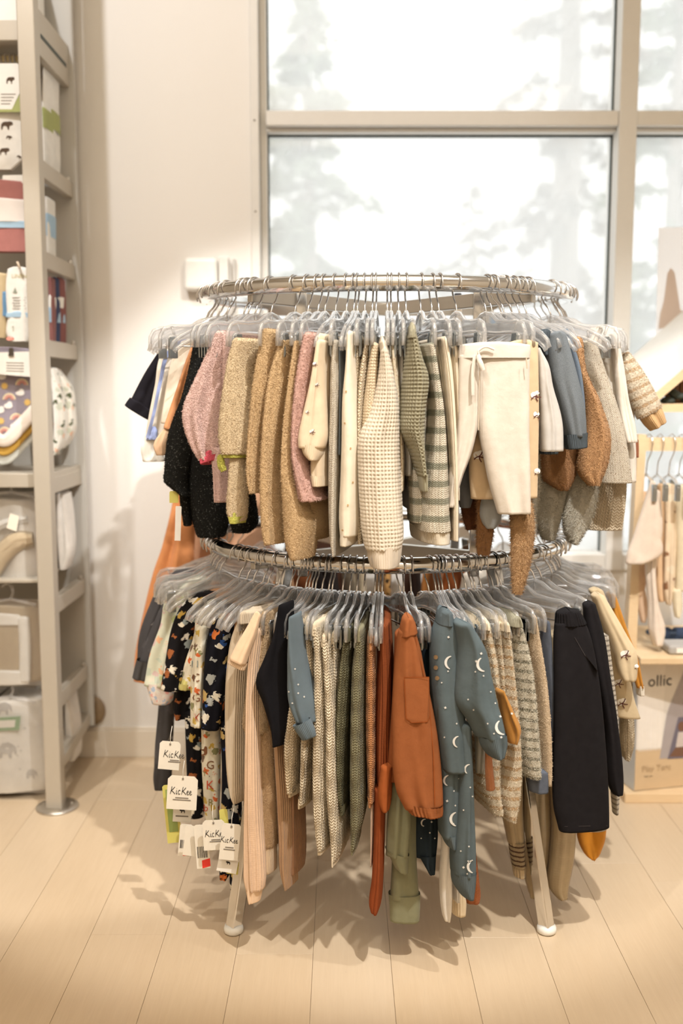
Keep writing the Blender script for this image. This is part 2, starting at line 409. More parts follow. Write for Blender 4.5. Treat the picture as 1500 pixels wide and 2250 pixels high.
p = at(672, 10, 9.5); conifer('spruce_tree', 'pointed pale green spruce outside at the left of the window', p[0], 9.5, p[2]+.75, 1.15, 88, M['needle'], M['bark'], 3, 1.5)
p = at(1250, 0, 11); conifer('larch_tree', 'tall loose conifer outside with spreading bare boughs beside the mullion', p[0], 11, 9.6, 2.35, 62, M['needle2'], M['bark'], 5, 1.15)
p = at(1040, 390, 17); conifer('sapling_tree', 'small thin sapling outside between the two larger conifers', p[0], 17, p[2]+.5, .75, 34, M['needle2'], M['bark'], 8, .9)
p = at(1490, 30, 7.6); conifer('spruce_tree', 'pale conifer outside behind the narrow right hand panes', p[0], 7.6, 5.4, .8, 46, M['needle'], M['bark'], 11, 1.2)

# pale poster standing in the right pane
pp = [at(1447, 500, WY+.03), at(1640, 496, WY+.03), at(1640, 800, WY+.03), at(1440, 800, WY+.03)]
po = thing('window_poster', 'faded pale pink poster with tan figure in the right window pane', 'poster', tuple(pp[3]))
def film(name, col):
    g = N(name); tl = g.n('ShaderNodeBsdfTranslucent'); tl.inputs[0].default_value = c4(srgb(*col)); df = g.n('ShaderNodeBsdfDiffuse'); df.inputs[0].default_value = c4(srgb(*col)); mx = g.n('ShaderNodeMixShader'); mx.inputs[0].default_value = .3
    g.t.links.new(tl.outputs[0], mx.inputs[1]); g.t.links.new(df.outputs[0], mx.inputs[2]); g.t.links.new(mx.outputs[0], g.out.inputs[0]); return g.m
M['poster'] = film('faded_poster', (252, 249, 247)); M['postertan'] = film('faded_tan_print', (242, 226, 212))
MB().prism(pp, (0, .003, 0)).build('sheet', M['poster'], po)
MB().prism([at(a, b, WY+.0295) for a, b in ((1466, 600), (1474, 588), (1482, 600), (1494, 680), (1520, 700), (1520, 716), (1446, 722), (1450, 690), (1458, 660))], (0, .0008, 0)).build('printed_figure', M['postertan'], po)

# white plastic box on the wall, half hidden behind the ring
q0, q1 = at(405, 640, WY-.03), at(512, 566, WY-.03)
wbx = thing('wall_box', 'rounded white plastic box fixed to the wall beside the window', 'wall box', (q0[0], WY, q0[2]))
bevel(MB().box((q0[0], WY-.045, q0[2]), (at(472, 0, WY)[0], WY, q1[2])).build('housing', M['whiteplastic'], wbx), .014, 4)
bevel(MB().box((at(474, 0, WY)[0], WY-.03, q0[2]-.12), (at(496, 0, WY)[0], WY, q1[2]+.003)).build('channel', M['frame'], wbx), .003)
bevel(MB().box((at(505, 0, WY)[0], WY-.02, q0[2]-.12), (at(511, 0, WY)[0], WY, q1[2]-.002)).build('edge_strip', M['panel'], wbx), .002)

# ------------------------------------------------------------------ round rack
CX, DY, RR = .104, 2.395, .420
ZU, ZL = at(850, 621, DY-RR)[2], at(850, 1243, DY-RR)[2]
TILT = math.tan(math.radians(1.6))
def ring_z(tier, y): return (ZU+.0+(y-(DY-RR))*TILT) if tier == 'U' else ZL
rack = thing('round_rack', 'chrome two tier round clothing rack packed with baby clothes', 'clothing rack', (CX, DY, 0))
for nm, tier in (('upper_ring', 'U'), ('lower_ring', 'L')):
    pts = []
    for i in range(120):
        a = 2*math.pi*i/120; y = DY-RR*math.cos(a); pts.append((CX+RR*math.sin(a), y, ring_z(tier, y)))
    MB().tube(pts, .0168, 14, True).build(nm, M['chrome'], rack, True)
LEGC = 2.345
for sx in (-1, 1):
    for sy in (-1, 1):
        ft = np.array([CX+sx*.335, LEGC+sy*.335, .0]); tp = np.array([CX+sx*.225, LEGC+sy*.225, ZL-.03])
        lg = bevel(MB().bar(ft+(0, 0, .012), tp, .026, .026, (sx, sy, 0)).build('leg', M['chrome'], rack), .003)
        MB().lathe(ft, [(.016, 0), (.0205, .003), (.021, .010), (.019, .016), (.012, .018)], 20).build('foot', M['whiteplastic'], lg, True)
        up0 = np.array([CX+sx*.19, LEGC+.03+sy*.19, ZL-.06]); up1 = up0.copy(); up1[2] = ring_z('U', up0[1])+.012
        u = bevel(MB().bar(up0, up1, .022, .022, (1, 0, 0)).build('upright', M['chrome'], rack), .002)
        MB().box((up1[0]-.009, up1[1]-.009, up1[2]), (up1[0]+.009, up1[1]+.009, up1[2]+.008), .002).build('end_cap', M['blackplastic'], u)
for tier, z in (('U', -.03), ('L', -.03)):
    for a in (45, 135, 225, 315):
        a = math.radians(a); e = np.array([CX+math.sin(a)*(RR-.004), DY-math.cos(a)*(RR-.004), 0]); c = np.array([CX, DY-.01, 0])
        e[2] = ring_z(tier, e[1])+z*.5; c[2] = ring_z(tier, c[1])+z
        bevel(MB().bar(c, e, .016, .030).build('spoke', M['steel'], rack), .002)

def theta_at(px, ro):
    best = None
    for i in range(-110, 111):
        a = math.radians(i); x = CX+ro*math.sin(a); y = DY-ro*math.cos(a); e = abs(750+F*x/(y*1.0)-px)
        if best is None or e < best[0]: best = (e, a)
    return best[1]
def ring_depth(px, ro):
    a = theta_at(px, ro); return DY-ro*math.cos(a), a

# ------------------------------------------------------------------ hangers
def hook_pts():
    p = [(.0225*math.cos(math.radians(a)), 0, .0225*math.sin(math.radians(a))-.0225+.019) for a in range(-25, 206, 15)]
    p = [(x, 0, z) for x, _, z in p]
    return p[::1]+[(-.0225, 0, -.016), (-.016, 0, -.028), (-.005, 0, -.040), (0, 0, -.052), (0, 0, -.074)]
def outline_band(pts, w):
    """closed band following pts (x,z) with width w downwards; returns upper and lower lists"""
    return pts, [(x, z-w) for x, z in pts]
def make_hanger(kind):
    """returns meshes (name, mesh, material key) of one hanger in its own space: x along the arms, origin on the rail"""
    out = []
    tmp = MB().tube(hook_pts(), .0019, 6); out.append(('hook', tmp, 'wire'))
    b = MB(); T = .0045
    if kind == 'clip':
        top = [(0, -.056), (.018, -.060), (.04, -.074), (.075, -.078), (.105, -.078), (.122, -.084), (.130, -.098), (.131, -.126)]
        low = [(0, -.094), (.018, -.096), (.04, -.098), (.075, -.098), (.098, -.099), (.108, -.101), (.114, -.107), (.116, -.126)]
    else:
        top = [(0, -.056), (.016, -.060), (.035, -.072), (.06, -.080), (.085, -.088), (.11, -.100), (.127, -.114), (.133, -.128)]
        low = [(0, -.088), (.016, -.088), (.035, -.092), (.06, -.099), (.085, -.107), (.105, -.117), (.118, -.126), (.124, -.134)]
    def mir(l): return [(-x, z) for x, z in l[::-1]]+l[1:]
    tp, lw = mir(top), mir(low); n = len(tp)
    # web: thin sheet; rims: two square ribs along the edges
    v = [(x, y, z) for y in (-.0012, .0012) for x, z in tp+lw]; m = 2*n; f = []
    for i in range(n-1):
        f += [(i, i+1, n+i+1, n+i), (m+n+i, m+n+i+1, m+i+1, m+i)]
    b.add(v, f)
    for l in (tp, lw):
        b.tube([(x, 0, z) for x, z in l], .0042, 6)
    for i in (3, n//2, n-4): b.tube([(tp[i][0], 0, tp[i][1]), (lw[i][0], 0, lw[i][1])], .0032, 5)
    out.append(('arms', b, 'clear'))
    if kind == 'clip':
        bar = MB().tube([(-.122, 0, -.120), (.122, 0, -.120)], .0016, 6); out.append(('rod', bar, 'wire'))
        for s in (-1, 1):
            c = MB(); x = s*.103
            for y in (-1, 1):
                c.box((x-.009, y*.004-.0015, -.146), (x+.009, y*.004+.0015, -.104), .0006)
                for k in range(4): c.box((x-.0078+k*.0045, y*.0058-.0008, -.142), (x-.0056+k*.0045, y*.0058+.0008, -.108))
            c.box((x-.008, -.006, -.106), (x+.008, .006, -.101), .0008)
            out.append(('clip', c, 'clip'))
    return out
PROTO = {}
for k in ('clip', 'top'):
    L = []
    for nm, mb, mk in make_hanger(k):
        me = bpy.data.meshes.new(nm); me.from_pydata([tuple(map(float, q)) for q in mb.v], [], mb.f)
        me.polygons.foreach_set('use_smooth', [nm in ('hook', 'arms')]*len(me.polygons)); me.materials.append(M[mk]); L.append((nm, me))
    PROTO[k] = L
def hanger(tier, ang, kind, label, group, yaw=0., tilt=0.):
    x, y = CX+RR*math.sin(ang), DY-RR*math.cos(ang); z = ring_z(tier, y)
    t = thing('clip_hanger' if kind == 'clip' else 'shirt_hanger', label, 'hanger', (x, y, z), group)
    t.rotation_euler = (0, tilt, math.atan2(-math.cos(ang), math.sin(ang))+yaw)
    for nm, me in PROTO[kind]:
        o = bpy.data.objects.new(nm, me); COL.objects.link(o); o.parent = t
    return t
# ------------------------------------------------------------------ cloth builders
def hermite(ts, vals, t):
    ts = np.asarray(ts, float); vals = np.asarray(vals, float); n = len(ts)
    if n == 1: return np.repeat(vals, len(t), 0)
    m = np.zeros_like(vals)
    d = np.diff(vals, axis=0)/np.diff(ts)[:, None]
    m[0], m[-1] = d[0], d[-1]
    for i in range(1, n-1): m[i] = .5*(d[i-1]+d[i])
    k = np.clip(np.searchsorted(ts, t, 'right')-1, 0, n-2); h = (ts[k+1]-ts[k]); s = (t-ts[k])/h; s = s[:, None]; h = h[:, None]
    return (2*s**3-3*s**2+1)*vals[k]+(s**3-2*s**2+s)*h*m[k]+(-2*s**3+3*s**2)*vals[k+1]+(s**3-s**2)*h*m[k+1]

def relief_fn(kind, p, u, v):
    if kind == 'waffle': return 1.5*(np.maximum(np.abs(np.sin(np.pi*u/p)), np.abs(np.sin(np.pi*v/p)))**2.2-.75)
    if kind == 'rib': return np.sin(2*np.pi*u/p)*.5
    if kind == 'knit':
        fu = u/p-np.floor(u/p); vv = v/(p*.8)+np.abs(fu-.5)*1.6
        return np.abs(np.sin(np.pi*vv))*np.abs(np.sin(2*np.pi*fu))**.6-.5
    return 0*u

def tube_grid(C, E1, E2, mat, name, parent, wr=.002, seed=0, relief=None, nu=36, roundtop=True, hollow=True, expo=2.3, seam=True):
    """cloth tube. C centres, E1 half width vectors, E2 half depth vectors (rows x 3), all in metres"""
    rg = np.random.default_rng(seed); n = len(C)
    L = np.concatenate([[0], np.cumsum(np.linalg.norm(np.diff(C, axis=0), axis=1))])
    # angle samples, denser on the outward side (a = -90 deg is the outer edge)
    tt = np.linspace(0, 1, nu+1); a = math.pi/2+2*math.pi*tt      # seam on the inner side
    a = a+.35*np.sin(2*math.pi*tt+0)*0-.0
    a = math.pi/2+2*math.pi*(tt-.11*np.sin(2*math.pi*tt)*(-1))
    ca, sa = np.cos(a), np.sin(a)
    e = 2/expo; cx = np.sign(ca)*np.abs(ca)**e; sy = np.sign(sa)*np.abs(sa)**e
    P = C[:, None, :]+cx[None, :, None]*E1[:, None, :]+sy[None, :, None]*E2[:, None, :]
    # arc length uv
    seg = np.linalg.norm(np.diff(P, axis=1), axis=2); U = np.concatenate([np.zeros((n, 1)), np.cumsum(seg, 1)], 1)
    U = U*(np.median(U[:, -1])/np.maximum(U[:, -1:], 1e-6)); V = np.repeat(L[:, None], nu+1, 1)
    # normals
    du = np.gradient(P, axis=1); du[:, 0] = du[:, -1] = P[:, 1]-P[:, -2]; dv = np.gradient(P, axis=0)
    Nn = np.cross(du, dv); Nn /= np.linalg.norm(Nn, axis=2)[..., None]+1e-9
    out = P-C[:, None, :]
    if np.sum(Nn*out) < 0: Nn = -Nn
    per = 2*math.pi*(tt)[None, :]
    w = np.zeros((n, nu+1))
    for i in range(6):
        k = rg.integers(1, 5); m = rg.uniform(-13, 13); w += np.sin(k*per+m*V+rg.uniform(0, 6.28))*rg.uniform(.3, 1)/math.sqrt(k)
    ramp = np.clip(L/max(L[-1], 1e-6)*1.4+.25, 0, 1)[:, None]
    wid = np.linalg.norm(E1, axis=1)[:, None]
    D = w*np.minimum(wr, .22*wid)*ramp*.8
    if relief: D = D+relief_fn(relief[0], relief[1], U, V)*relief[2]
    D[:, -1] = D[:, 0]
    P = P+Nn*D[..., None]
    rows = [P]; us = [U]; vs = [V]
    if roundtop:
        for s1, s2, dz in ((.80, .985, .0022), (.45, .96, .0048), (.03, .94, .0056)):
            R = C[0]+cx[:, None]*E1[0]*s1+sy[:, None]*E2[0]*s2+np.array([0, 0, dz]) if abs((C[1]-C[0])[2]) > .4*np.linalg.norm(C[1]-C[0]) else C[0]+(C[0]-C[1])/np.linalg.norm(C[1]-C[0])*dz+cx[:, None]*E1[0]*s1+sy[:, None]*E2[0]*s2
            rows.insert(0, R[None]); us.insert(0, U[:1]); vs.insert(0, V[:1]-dz)
    if hollow:
        dirv = (C[-1]-C[-2])/np.linalg.norm(C[-1]-C[-2])
        for s, dd in ((.93, .0008), (.86, -.003), (.80, -.02), (.3, -.03)):
            R = C[-1]+(P[-1]-C[-1])*s+dirv*dd; rows.append(R[None]); us.append(U[-1:]); vs.append(V[-1:]+.004)
    P = np.concatenate(rows, 0); U = np.concatenate(us, 0); V = np.concatenate(vs, 0); n = len(P)
    idx = np.arange(n*(nu+1)).reshape(n, nu+1)
    f = np.stack([idx[:-1, :-1], idx[:-1, 1:], idx[1:, 1:], idx[1:, :-1]], -1).reshape(-1, 4)
    o = mesh_obj(name, P.reshape(-1, 3), f, mat, parent, np.stack([U, V], -1).reshape(-1, 2))
    o_w = (P.reshape(-1, 3), f)
    return o, o_w

def add_pile(o, vf, mat, dens, length, seed=0, wid=.0006, droop=.35):
    """short fibres standing off a cloth surface"""
    v, f = vf; rg = np.random.default_rng(seed)
    A, B, Cc, Dd = v[f[:, 0]], v[f[:, 1]], v[f[:, 2]], v[f[:, 3]]
    nr = np.cross(Cc-A, Dd-B); ar = np.linalg.norm(nr, axis=1)*.5; nr /= (2*ar[:, None]+1e-12)
    cen = v.mean(0)
    n = int(min(dens*ar.sum(), 34000)); k = rg.choice(len(f), n, p=ar/ar.sum())
    s, t = rg.random(n)[:, None], rg.random(n)[:, None]
    P = (A[k]*(1-s)+B[k]*s)*(1-t)+(Dd[k]*(1-s)+Cc[k]*s)*t
    d = nr[k]
    if np.sum(d*(P-v.reshape(-1, 3).mean(0))) < 0: d = -d
    sn = d.copy(); d = d*.75+rg.normal(0, .62, (n, 3)); d[:, 2] -= droop; d /= np.linalg.norm(d, axis=1)[:, None]
    d = d+sn*np.maximum(0, .25-np.sum(d*sn, 1))[:, None]; d /= np.linalg.norm(d, axis=1)[:, None]
    w = np.cross(d, sn)+rg.normal(0, .12, (n, 3)); w /= np.linalg.norm(w, axis=1)[:, None]+1e-9
    l = (length*rg.uniform(.5, 1.2, n))[:, None]; w = w*wid
    V = np.stack([P-w, P+w, P+d*l+rg.normal(0, .0006, (n, 3))], 1).reshape(-1, 3)
    q = mesh_obj('pile', V, np.arange(3*n).reshape(-1, 3), mat, o, smooth=True, org=np.array(o['_o'])); q['kind'] = 'stuff'
    return q

def stable(*a): return zlib.crc32(repr(a).encode()) % 99991
def script_kickee(n=10):
    '''brush-script strokes for the tag lettering, unit height, y down'''
    S = [[(-2.1, .5), (-1.95, 0), (-1.85, -.5)], [(-1.35, -.45), (-1.7, -.1), (-1.95, .05), (-1.6, .2), (-1.25, .5)], [(-1.0, -.02), (-1.05, .25), (-.98, .48), (-.85, .4)], [(-.35, .02), (-.55, -.05), (-.72, .2), (-.6, .48), (-.35, .4)],
         [(-.1, .5), (.02, 0), (.14, -.5)], [(.62, -.42), (.28, -.08), (.05, .05), (.38, .22), (.7, .5)], [(.82, .25), (1.1, .18), (1.05, -.02), (.88, .05), (.82, .32), (.98, .5), (1.2, .4)], [(1.3, .25), (1.58, .18), (1.53, -.02), (1.36, .05), (1.3, .32), (1.46, .5), (1.75, .36)], [(-.98, -.25), (-.95, -.22)]]
    V = []; Fc = []
    for s in S:
        s = np.array(s); t = np.linspace(0, len(s)-1, n); q = hermite(np.arange(len(s)), s, t); v, f = sh_line(q, .10); k = len(V); V += v; Fc += [[i+k for i in ff] for ff in f]
    return V, Fc
class Garment:
    def __init__(s, name, label, cat, tier, group, org):
        s.t = thing(name, label, cat, org, group); s.tier = tier; s.last = {}; s.n = 0
    def _place(s, xm, Y, ro, face):
        if Y is None:
            y, a = ring_depth(xm, ro); return y, a
        return Y, theta_at(xm, ro)
    def rows(s, nm, rows, mat, Y=None, dep=.11, face=False, dy=0., ro=RR+.125, wr=.002, relief=None, fuzz=None, nv=None, nu=40, hollow=True, top=True, psi=0., expo=2.3, sub=None, slant=0.):
        """rows: (py, x_left, x_right[, extra depth]) as seen from the entrance"""
        s.n += 1
        r = np.array([(q+(0,))[:4] for q in rows], float)
        xm = float(np.mean((r[:, 1]+r[:, 2])/2)); Yb, ang = s._place(xm, Y, ro, face); Yb += dy
        if nv is None: nv = max(12, int((r[-1, 0]-r[0, 0])/(5 if relief is None else 2.2)))
        nv = min(nv, 230)
        t = np.linspace(r[0, 0], r[-1, 0], nv); I = hermite(r[:, 0], r[:, 1:], t)
        C = []; E1 = []; E2 = []
        rin = np.array([0, 1., 0]) if face else np.array([-math.sin(ang), math.cos(ang), 0])
        e1 = np.array([math.cos(psi), math.sin(psi), 0])
        for py, (xl, xr, ex) in zip(t, I):
            y = Yb+ex; c = at((xl+xr)/2, py, y); hw = max((xr-xl)/2, 1.)*y*1.01/F
            c = c+np.array([0, 0, 0]); E1.append(e1*hw/math.cos(psi)+np.array([0, 0, slant*hw])); E2.append(rin*dep); C.append(c+rin*dep)
        C = np.array(C); E1 = np.array(E1); E2 = np.array(E2)
        o, vf = tube_grid(C, E1, E2, mat, nm, sub or s.t, wr, stable(nm, rows[0][1], rows[0][0]), relief, nu, top, hollow, expo)
        if fuzz: add_pile(o, vf, mat, fuzz[0], fuzz[1], s.n)
        s.last = dict(o=o, vf=vf); return o
    def spine(s, nm, pts, mat, Y=None, dep=.6, dy=0., ro=RR+.125, wr=.002, relief=None, fuzz=None, nv=None, nu=32, hollow=True, top=True, sub=None, expo=2.2):
        """pts: (px, py, width px[, extra depth]); sections stand square to the path; dep = thickness/width"""
        s.n += 1
        r = np.array([(q+(0,))[:4] for q in pts], float); xm = float(np.mean(r[:, 0])); Yb, ang = s._place(xm, Y, ro, False); Yb += dy
        cum = np.concatenate([[0], np.cumsum(np.hypot(np.diff(r[:, 0]), np.diff(r[:, 1])))])
        if nv is None: nv = max(10, int(cum[-1]/(5 if relief is None else 2.2)))
        nv = min(nv, 230)
        I = hermite(cum, r, np.linspace(0, cum[-1], nv)); C = np.array([at(x, y, Yb+ex) for x, y, w, ex in I])
        tg = np.gradient(C, axis=0); tg /= np.linalg.norm(tg, axis=1)[:, None]
        back = np.array([0, 1., 0]); E1 = np.cross(back, tg); E1 /= np.linalg.norm(E1, axis=1)[:, None]; E2 = np.cross(tg, E1)
        if E2[0][1] < 0: E2 = -E2
        hw = (I[:, 2]/2*Yb*1.01/F)[:, None]; E1 = E1*hw; E2 = E2*hw*dep
        o, vf = tube_grid(C+np.array([0, 1, 0])*0, E1, E2, mat, nm, sub or s.t, wr, stable(nm, pts[0][0], pts[0][1]), relief, nu, top, hollow, expo)
        if fuzz: add_pile(o, vf, mat, fuzz[0], fuzz[1], s.n)
        s.last = dict(o=o, vf=vf); return o

CAM = Vector((0, 0, HC))
def decal(name, target, vf, v2, f2, px, py, sc, mat, rot=0., lift=.0012, thick=0.):
    """flat print: polygon v2/f2 (pixel units, y down) laid on the cloth seen at px,py"""
    bv = BVHTree.FromPolygons([tuple(q) for q in vf[0]], [tuple(map(int, q)) for q in vf[1]]) if not isinstance(vf, BVHTree) else vf
    c, s = math.cos(rot), math.sin(rot); out = []
    for x, y in v2:
        X, Yp = px+sc*(x*c-y*s), py+sc*(x*s+y*c)
        d = Vector(at(X, Yp, 2.))-CAM; d.normalize(); h = bv.ray_cast(CAM, d)
        if h[0] is None: out.append(None); continue
        out.append(np.array(h[0]-d*lift))
    good = [o for o in out if o is not None]
    if len(good) < .6*len(out) or not good: return None
    m = np.mean(good, 0)
    for i, o in enumerate(out):
        if o is None:
            x, y = v2[i]; out[i] = at(px+sc*(x*c-y*s), py+sc*(x*s+y*c), m[1])
    med = np.median([o[1] for o in out])
    for i, o in enumerate(out):
        if abs(o[1]-med) > .02:
            x, y = v2[i]; out[i] = at(px+sc*(x*c-y*s), py+sc*(x*s+y*c), med)
    return mesh_obj(name, out, f2, mat, target, smooth=False, org=np.array(target['_o']))
def bvh(vf): return BVHTree.FromPolygons([tuple(q) for q in vf[0]], [tuple(map(int, q)) for q in vf[1]])
def fan(p): return p, [list(range(len(p)))]
def sh_circle(n=10, rx=1., ry=1.): return fan([(rx*math.cos(2*math.pi*i/n), ry*math.sin(2*math.pi*i/n)) for i in range(n)])
def sh_star(k=4, ri=.4): return fan([((1 if i % 2 == 0 else ri)*math.cos(math.pi*i/k), (1 if i % 2 == 0 else ri)*math.sin(math.pi*i/k)) for i in range(2*k)])
def sh_moon(n=12):
    o = [(math.cos(a), math.sin(a)) for a in np.linspace(math.radians(100), math.radians(260), n)]
    i = [(.45+math.hypot(1, .0)*.98*math.cos(a)*1.0-.10, .98*math.sin(a)) for a in np.linspace(math.radians(245), math.radians(115), n)]
    v = o+i; f = []
    for k in range(n-1): f.append([k, k+1, 2*n-2-k, 2*n-1-k])
    return v, f
def sh_rect(w, h): return fan([(-w/2, -h/2), (w/2, -h/2), (w/2, h/2), (-w/2, h/2)])
def sh_line(pts, w):
    v = []; f = []
    pts = np.array(pts, float); tg = np.gradient(pts, axis=0); nn = np.stack([-tg[:, 1], tg[:, 0]], 1); nn /= np.linalg.norm(nn, axis=1)[:, None]+1e-9
    for p, q in zip(pts, nn): v += [tuple(p+q*w/2), tuple(p-q*w/2)]
    for i in range(len(pts)-1): f.append([2*i, 2*i+1, 2*i+3, 2*i+2])
    return v, f
def sh_arc(r, w, a0=180, a1=360, n=14): return sh_line([(r*math.cos(math.radians(a)), r*math.sin(math.radians(a))) for a in np.linspace(a0, a1, n)], w)
BEAR = [(-1, -.35), (-.8, -.62), (-.55, -.6), (-.45, -.72), (-.3, -.6), (.1, -.62), (.6, -.55), (.95, -.2), (1, .3), (.95, .75), (.72, .75), (.7, .35), (.5, .1), (.1, .12), (-.1, .4), (-.15, .75), (-.4, .75), (-.38, .3), (-.5, .05), (-.75, 0), (-.98, -.12)]
def sh_text(txt, shear=0., font_h=1.0):
    cu = bpy.data.curves.new('lettering', 'FONT'); cu.body = txt; cu.shear = shear; cu.align_x = 'CENTER'; cu.align_y = 'CENTER'; cu.resolution_u = 2
    o = bpy.data.objects.new('lettering', cu); COL.objects.link(o); bpy.context.view_layer.update()
    me = bpy.data.meshes.new_from_object(o.evaluated_get(bpy.context.evaluated_depsgraph_get()))
    v = [(q.co.x*font_h, -q.co.y*font_h) for q in me.vertices]; f = [list(p.vertices) for p in me.polygons]
    bpy.data.objects.remove(o); bpy.data.curves.remove(cu); bpy.data.meshes.remove(me); return v, f
TXT = {}
def text_shape(t, shear=0.):
    if (t, shear) not in TXT: TXT[(t, shear)] = sh_text(t, shear)
    return TXT[(t, shear)]
# ------------------------------------------------------------------ garments on the upper ring
FZ = (380000, .0027); FS = (260000, .0022); FL = (220000, .0060)
UG, LG = 'baby clothes on the upper ring', 'baby clothes on the lower ring'
HN = {'U': 'clear hangers on the upper ring', 'L': 'clear hangers on the lower ring'}
def G(name, label, cat, tier, hx=None, kind='clip', yaw=0., tilt=0., short=None, ro=RR+.125, hlab=None):
    x = hx if hx is not None else 850
    y, a = ring_depth(x, ro); b = at(x, 1200 if tier == 'U' else 1850, y)
    g = Garment(name, label, cat, tier, UG if tier == 'U' else LG, (float(b[0]), float(b[1]), float(max(b[2], .05))))
    if hx is not None:
        hanger(tier, a, kind, hlab or 'clear plastic hanger on the %s ring carrying the %s' % ('upper' if tier == 'U' else 'lower', short), HN[tier], yaw, tilt)
    return g
K = lambda *c: fab(c, 'knit')
# --- left end: tees seen from the front
black_jersey = fab((32, 30, 36)); cream_jersey = fab((240, 230, 214)); white_jersey = fab((243, 240, 232)); bluetrim = fab((158, 172, 216)); orange_j = fab((226, 160, 112))
g = G('tee', 'black tee with rolled sleeve at the far left of the upper ring', 'shirt', 'U', 352, 'top', short='black tee with rolled sleeve')
g.rows('body', [(765, 358, 400), (820, 350, 398), (900, 345, 395), (990, 345, 392)], black_jersey, Y=2.36, dep=.012, face=True)
g.spine('sleeve', [(362, 775, 26), (340, 830, 50), (312, 895, 62)], black_jersey, Y=2.34, dep=.5, wr=.003)
g.spine('cuff', [(314, 891, 65), (304, 908, 66)], black_jersey, Y=2.338, dep=.55, wr=.001)
g = G('tee', 'cream raglan tee with periwinkle blue sleeve edging', 'shirt', 'U', 372, 'top', short='blue edged cream tee')
g.rows('body', [(748, 378, 428), (770, 356, 420), (850, 338, 405), (930, 324, 392), (975, 318, 375)], cream_jersey, Y=2.30, dep=.012, face=True, wr=.004)
g.spine('blue_edging', [(424, 747, 6), (395, 752, 8), (368, 778, 9), (352, 838, 8), (336, 915, 7), (324, 962, 8)], bluetrim, Y=2.283, dep=.4, hollow=False)
g.rows('cuff', [(955, 318, 348), (985, 308, 352), (1014, 312, 360)], white_jersey, Y=2.288, dep=.010, face=True, wr=.004)
g.rows('cuff_band', [(959, 319, 346), (966, 317, 346)], bluetrim, Y=2.282, dep=.011, face=True)
g = G('tee', 'cream and apricot tee with turned up cuff on the upper ring', 'shirt', 'U', 392, 'top', short='cream and apricot tee')
g.rows('body', [(750, 398, 436), (790, 378, 430), (850, 366, 418), (930, 352, 396)], fab((240, 226, 206)), Y=2.25, dep=.012, face=True, wr=.003)
g.spine('sleeve', [(428, 752, 9), (416, 800, 20), (402, 860, 26), (378, 945, 30)], orange_j, Y=2.235, dep=.45, wr=.003)
g.rows('cuff', [(945, 356, 374), (978, 338, 370), (1000, 344, 366)], fab((222, 186, 152)), Y=2.23, dep=.010, face=True, wr=.003)
# --- black boucle
bcl = fab((40, 40, 38), 'fuzzy', fleck=(120, 122, 116))
g = G('boucle_sweater', 'black boucle sweater hanging beside the pink fuzzy sweater', 'sweater', 'U', 430, short='black boucle sweater')
g.rows('sleeve', [(750, 424, 446), (810, 412, 446), (870, 397, 436), (960, 366, 424), (1040, 357, 410), (1066, 358, 408), (1090, 392, 412)], bcl, Y=2.16, dep=.03, face=True, fuzz=(240000, .0032), slant=-.15)
g.rows('body', [(860, 400, 470), (1000, 398, 480), (1100, 406, 494), (1150, 416, 496), (1182, 427, 488)], bcl, Y=2.18, dep=.05, face=True, fuzz=(240000, .0032))
g.rows('tail', [(1060, 390, 416), (1110, 394, 416), (1156, 402, 418)], bcl, Y=2.19, dep=.02, face=True, fuzz=FS)
g = G('boucle_pants', 'black boucle pants leg showing between the fuzzy tan sweaters', 'pants', 'U', 446, short='black boucle pants')
g.rows('leg', [(770, 452, 476), (880, 486, 530), (980, 500, 558), (1085, 515, 556), (1130, 508, 562), (1158, 506, 561), (1172, 510, 545)], bcl, Y=2.13, dep=.03, face=True, fuzz=(240000, .0032))
# --- pink and tan fuzzies
pinkf = fab((240, 204, 194), 'fuzzy'); hot = fab((244, 104, 124), 'fuzzy'); creamf = fab((232, 208, 170), 'fuzzy'); lime = fab((204, 200, 96), 'fuzzy'); tanf = fab((222, 188, 142), 'fuzzy'); tanf2 = fab((205, 172, 130), 'fuzzy')
g = G('fuzzy_sweater', 'pink fuzzy sweater with hot pink cuff trim', 'sweater', 'U', 466, short='pink fuzzy sweater with hot pink trim')
g.rows('body', [(735, 468, 524), (770, 470, 522), (840, 474, 515), (900, 478, 505)], pinkf, dep=.09, fuzz=FZ, dy=.03)
g.rows('sleeve', [(733, 462, 492), (770, 445, 484), (835, 413, 478), (905, 386, 474), (960, 397, 472), (1000, 420, 470), (1010, 428, 468)], pinkf, dep=.035, fuzz=FZ, wr=.004, dy=-.01)
g.rows('cuff_trim', [(1004, 425, 471), (1016, 430, 467)], hot, dep=.034, fuzz=FS, dy=-.012, slant=.35, top=False)
g.rows('leg', [(990, 448, 496), (1040, 456, 496), (1104, 461, 492)], pinkf, dep=.03, fuzz=FS, dy=.02)
g = G('fuzzy_sweater', 'cream tan fuzzy sweater with lime green cuff edges', 'sweater', 'U', 510, short='lime trimmed fuzzy sweater')
g.rows('body', [(752, 516, 562), (830, 522, 560), (1000, 526, 548), (1080, 530, 546)], tanf2, dep=.10, fuzz=FS, dy=.03)
g.rows('sleeve', [(748, 502, 530), (800, 487, 524), (900, 468, 531), (965, 464, 535), (998, 472, 529)], creamf, dep=.035, fuzz=FZ, wr=.003, dy=-.02)
g.rows('cuff_trim', [(990, 470, 528), (1006, 476, 526)], lime, dep=.034, fuzz=FS, dy=-.022, top=False)
g.spine('trim_loop', [(484, 1004, 16), (487, 1022, 18), (492, 1034, 14)], lime, dy=-.02, fuzz=FS)
g.rows('leg', [(1000, 498, 524), (1060, 493, 525), (1128, 490, 525), (1145, 497, 521)], creamf, dep=.018, fuzz=FZ, dy=-.01)
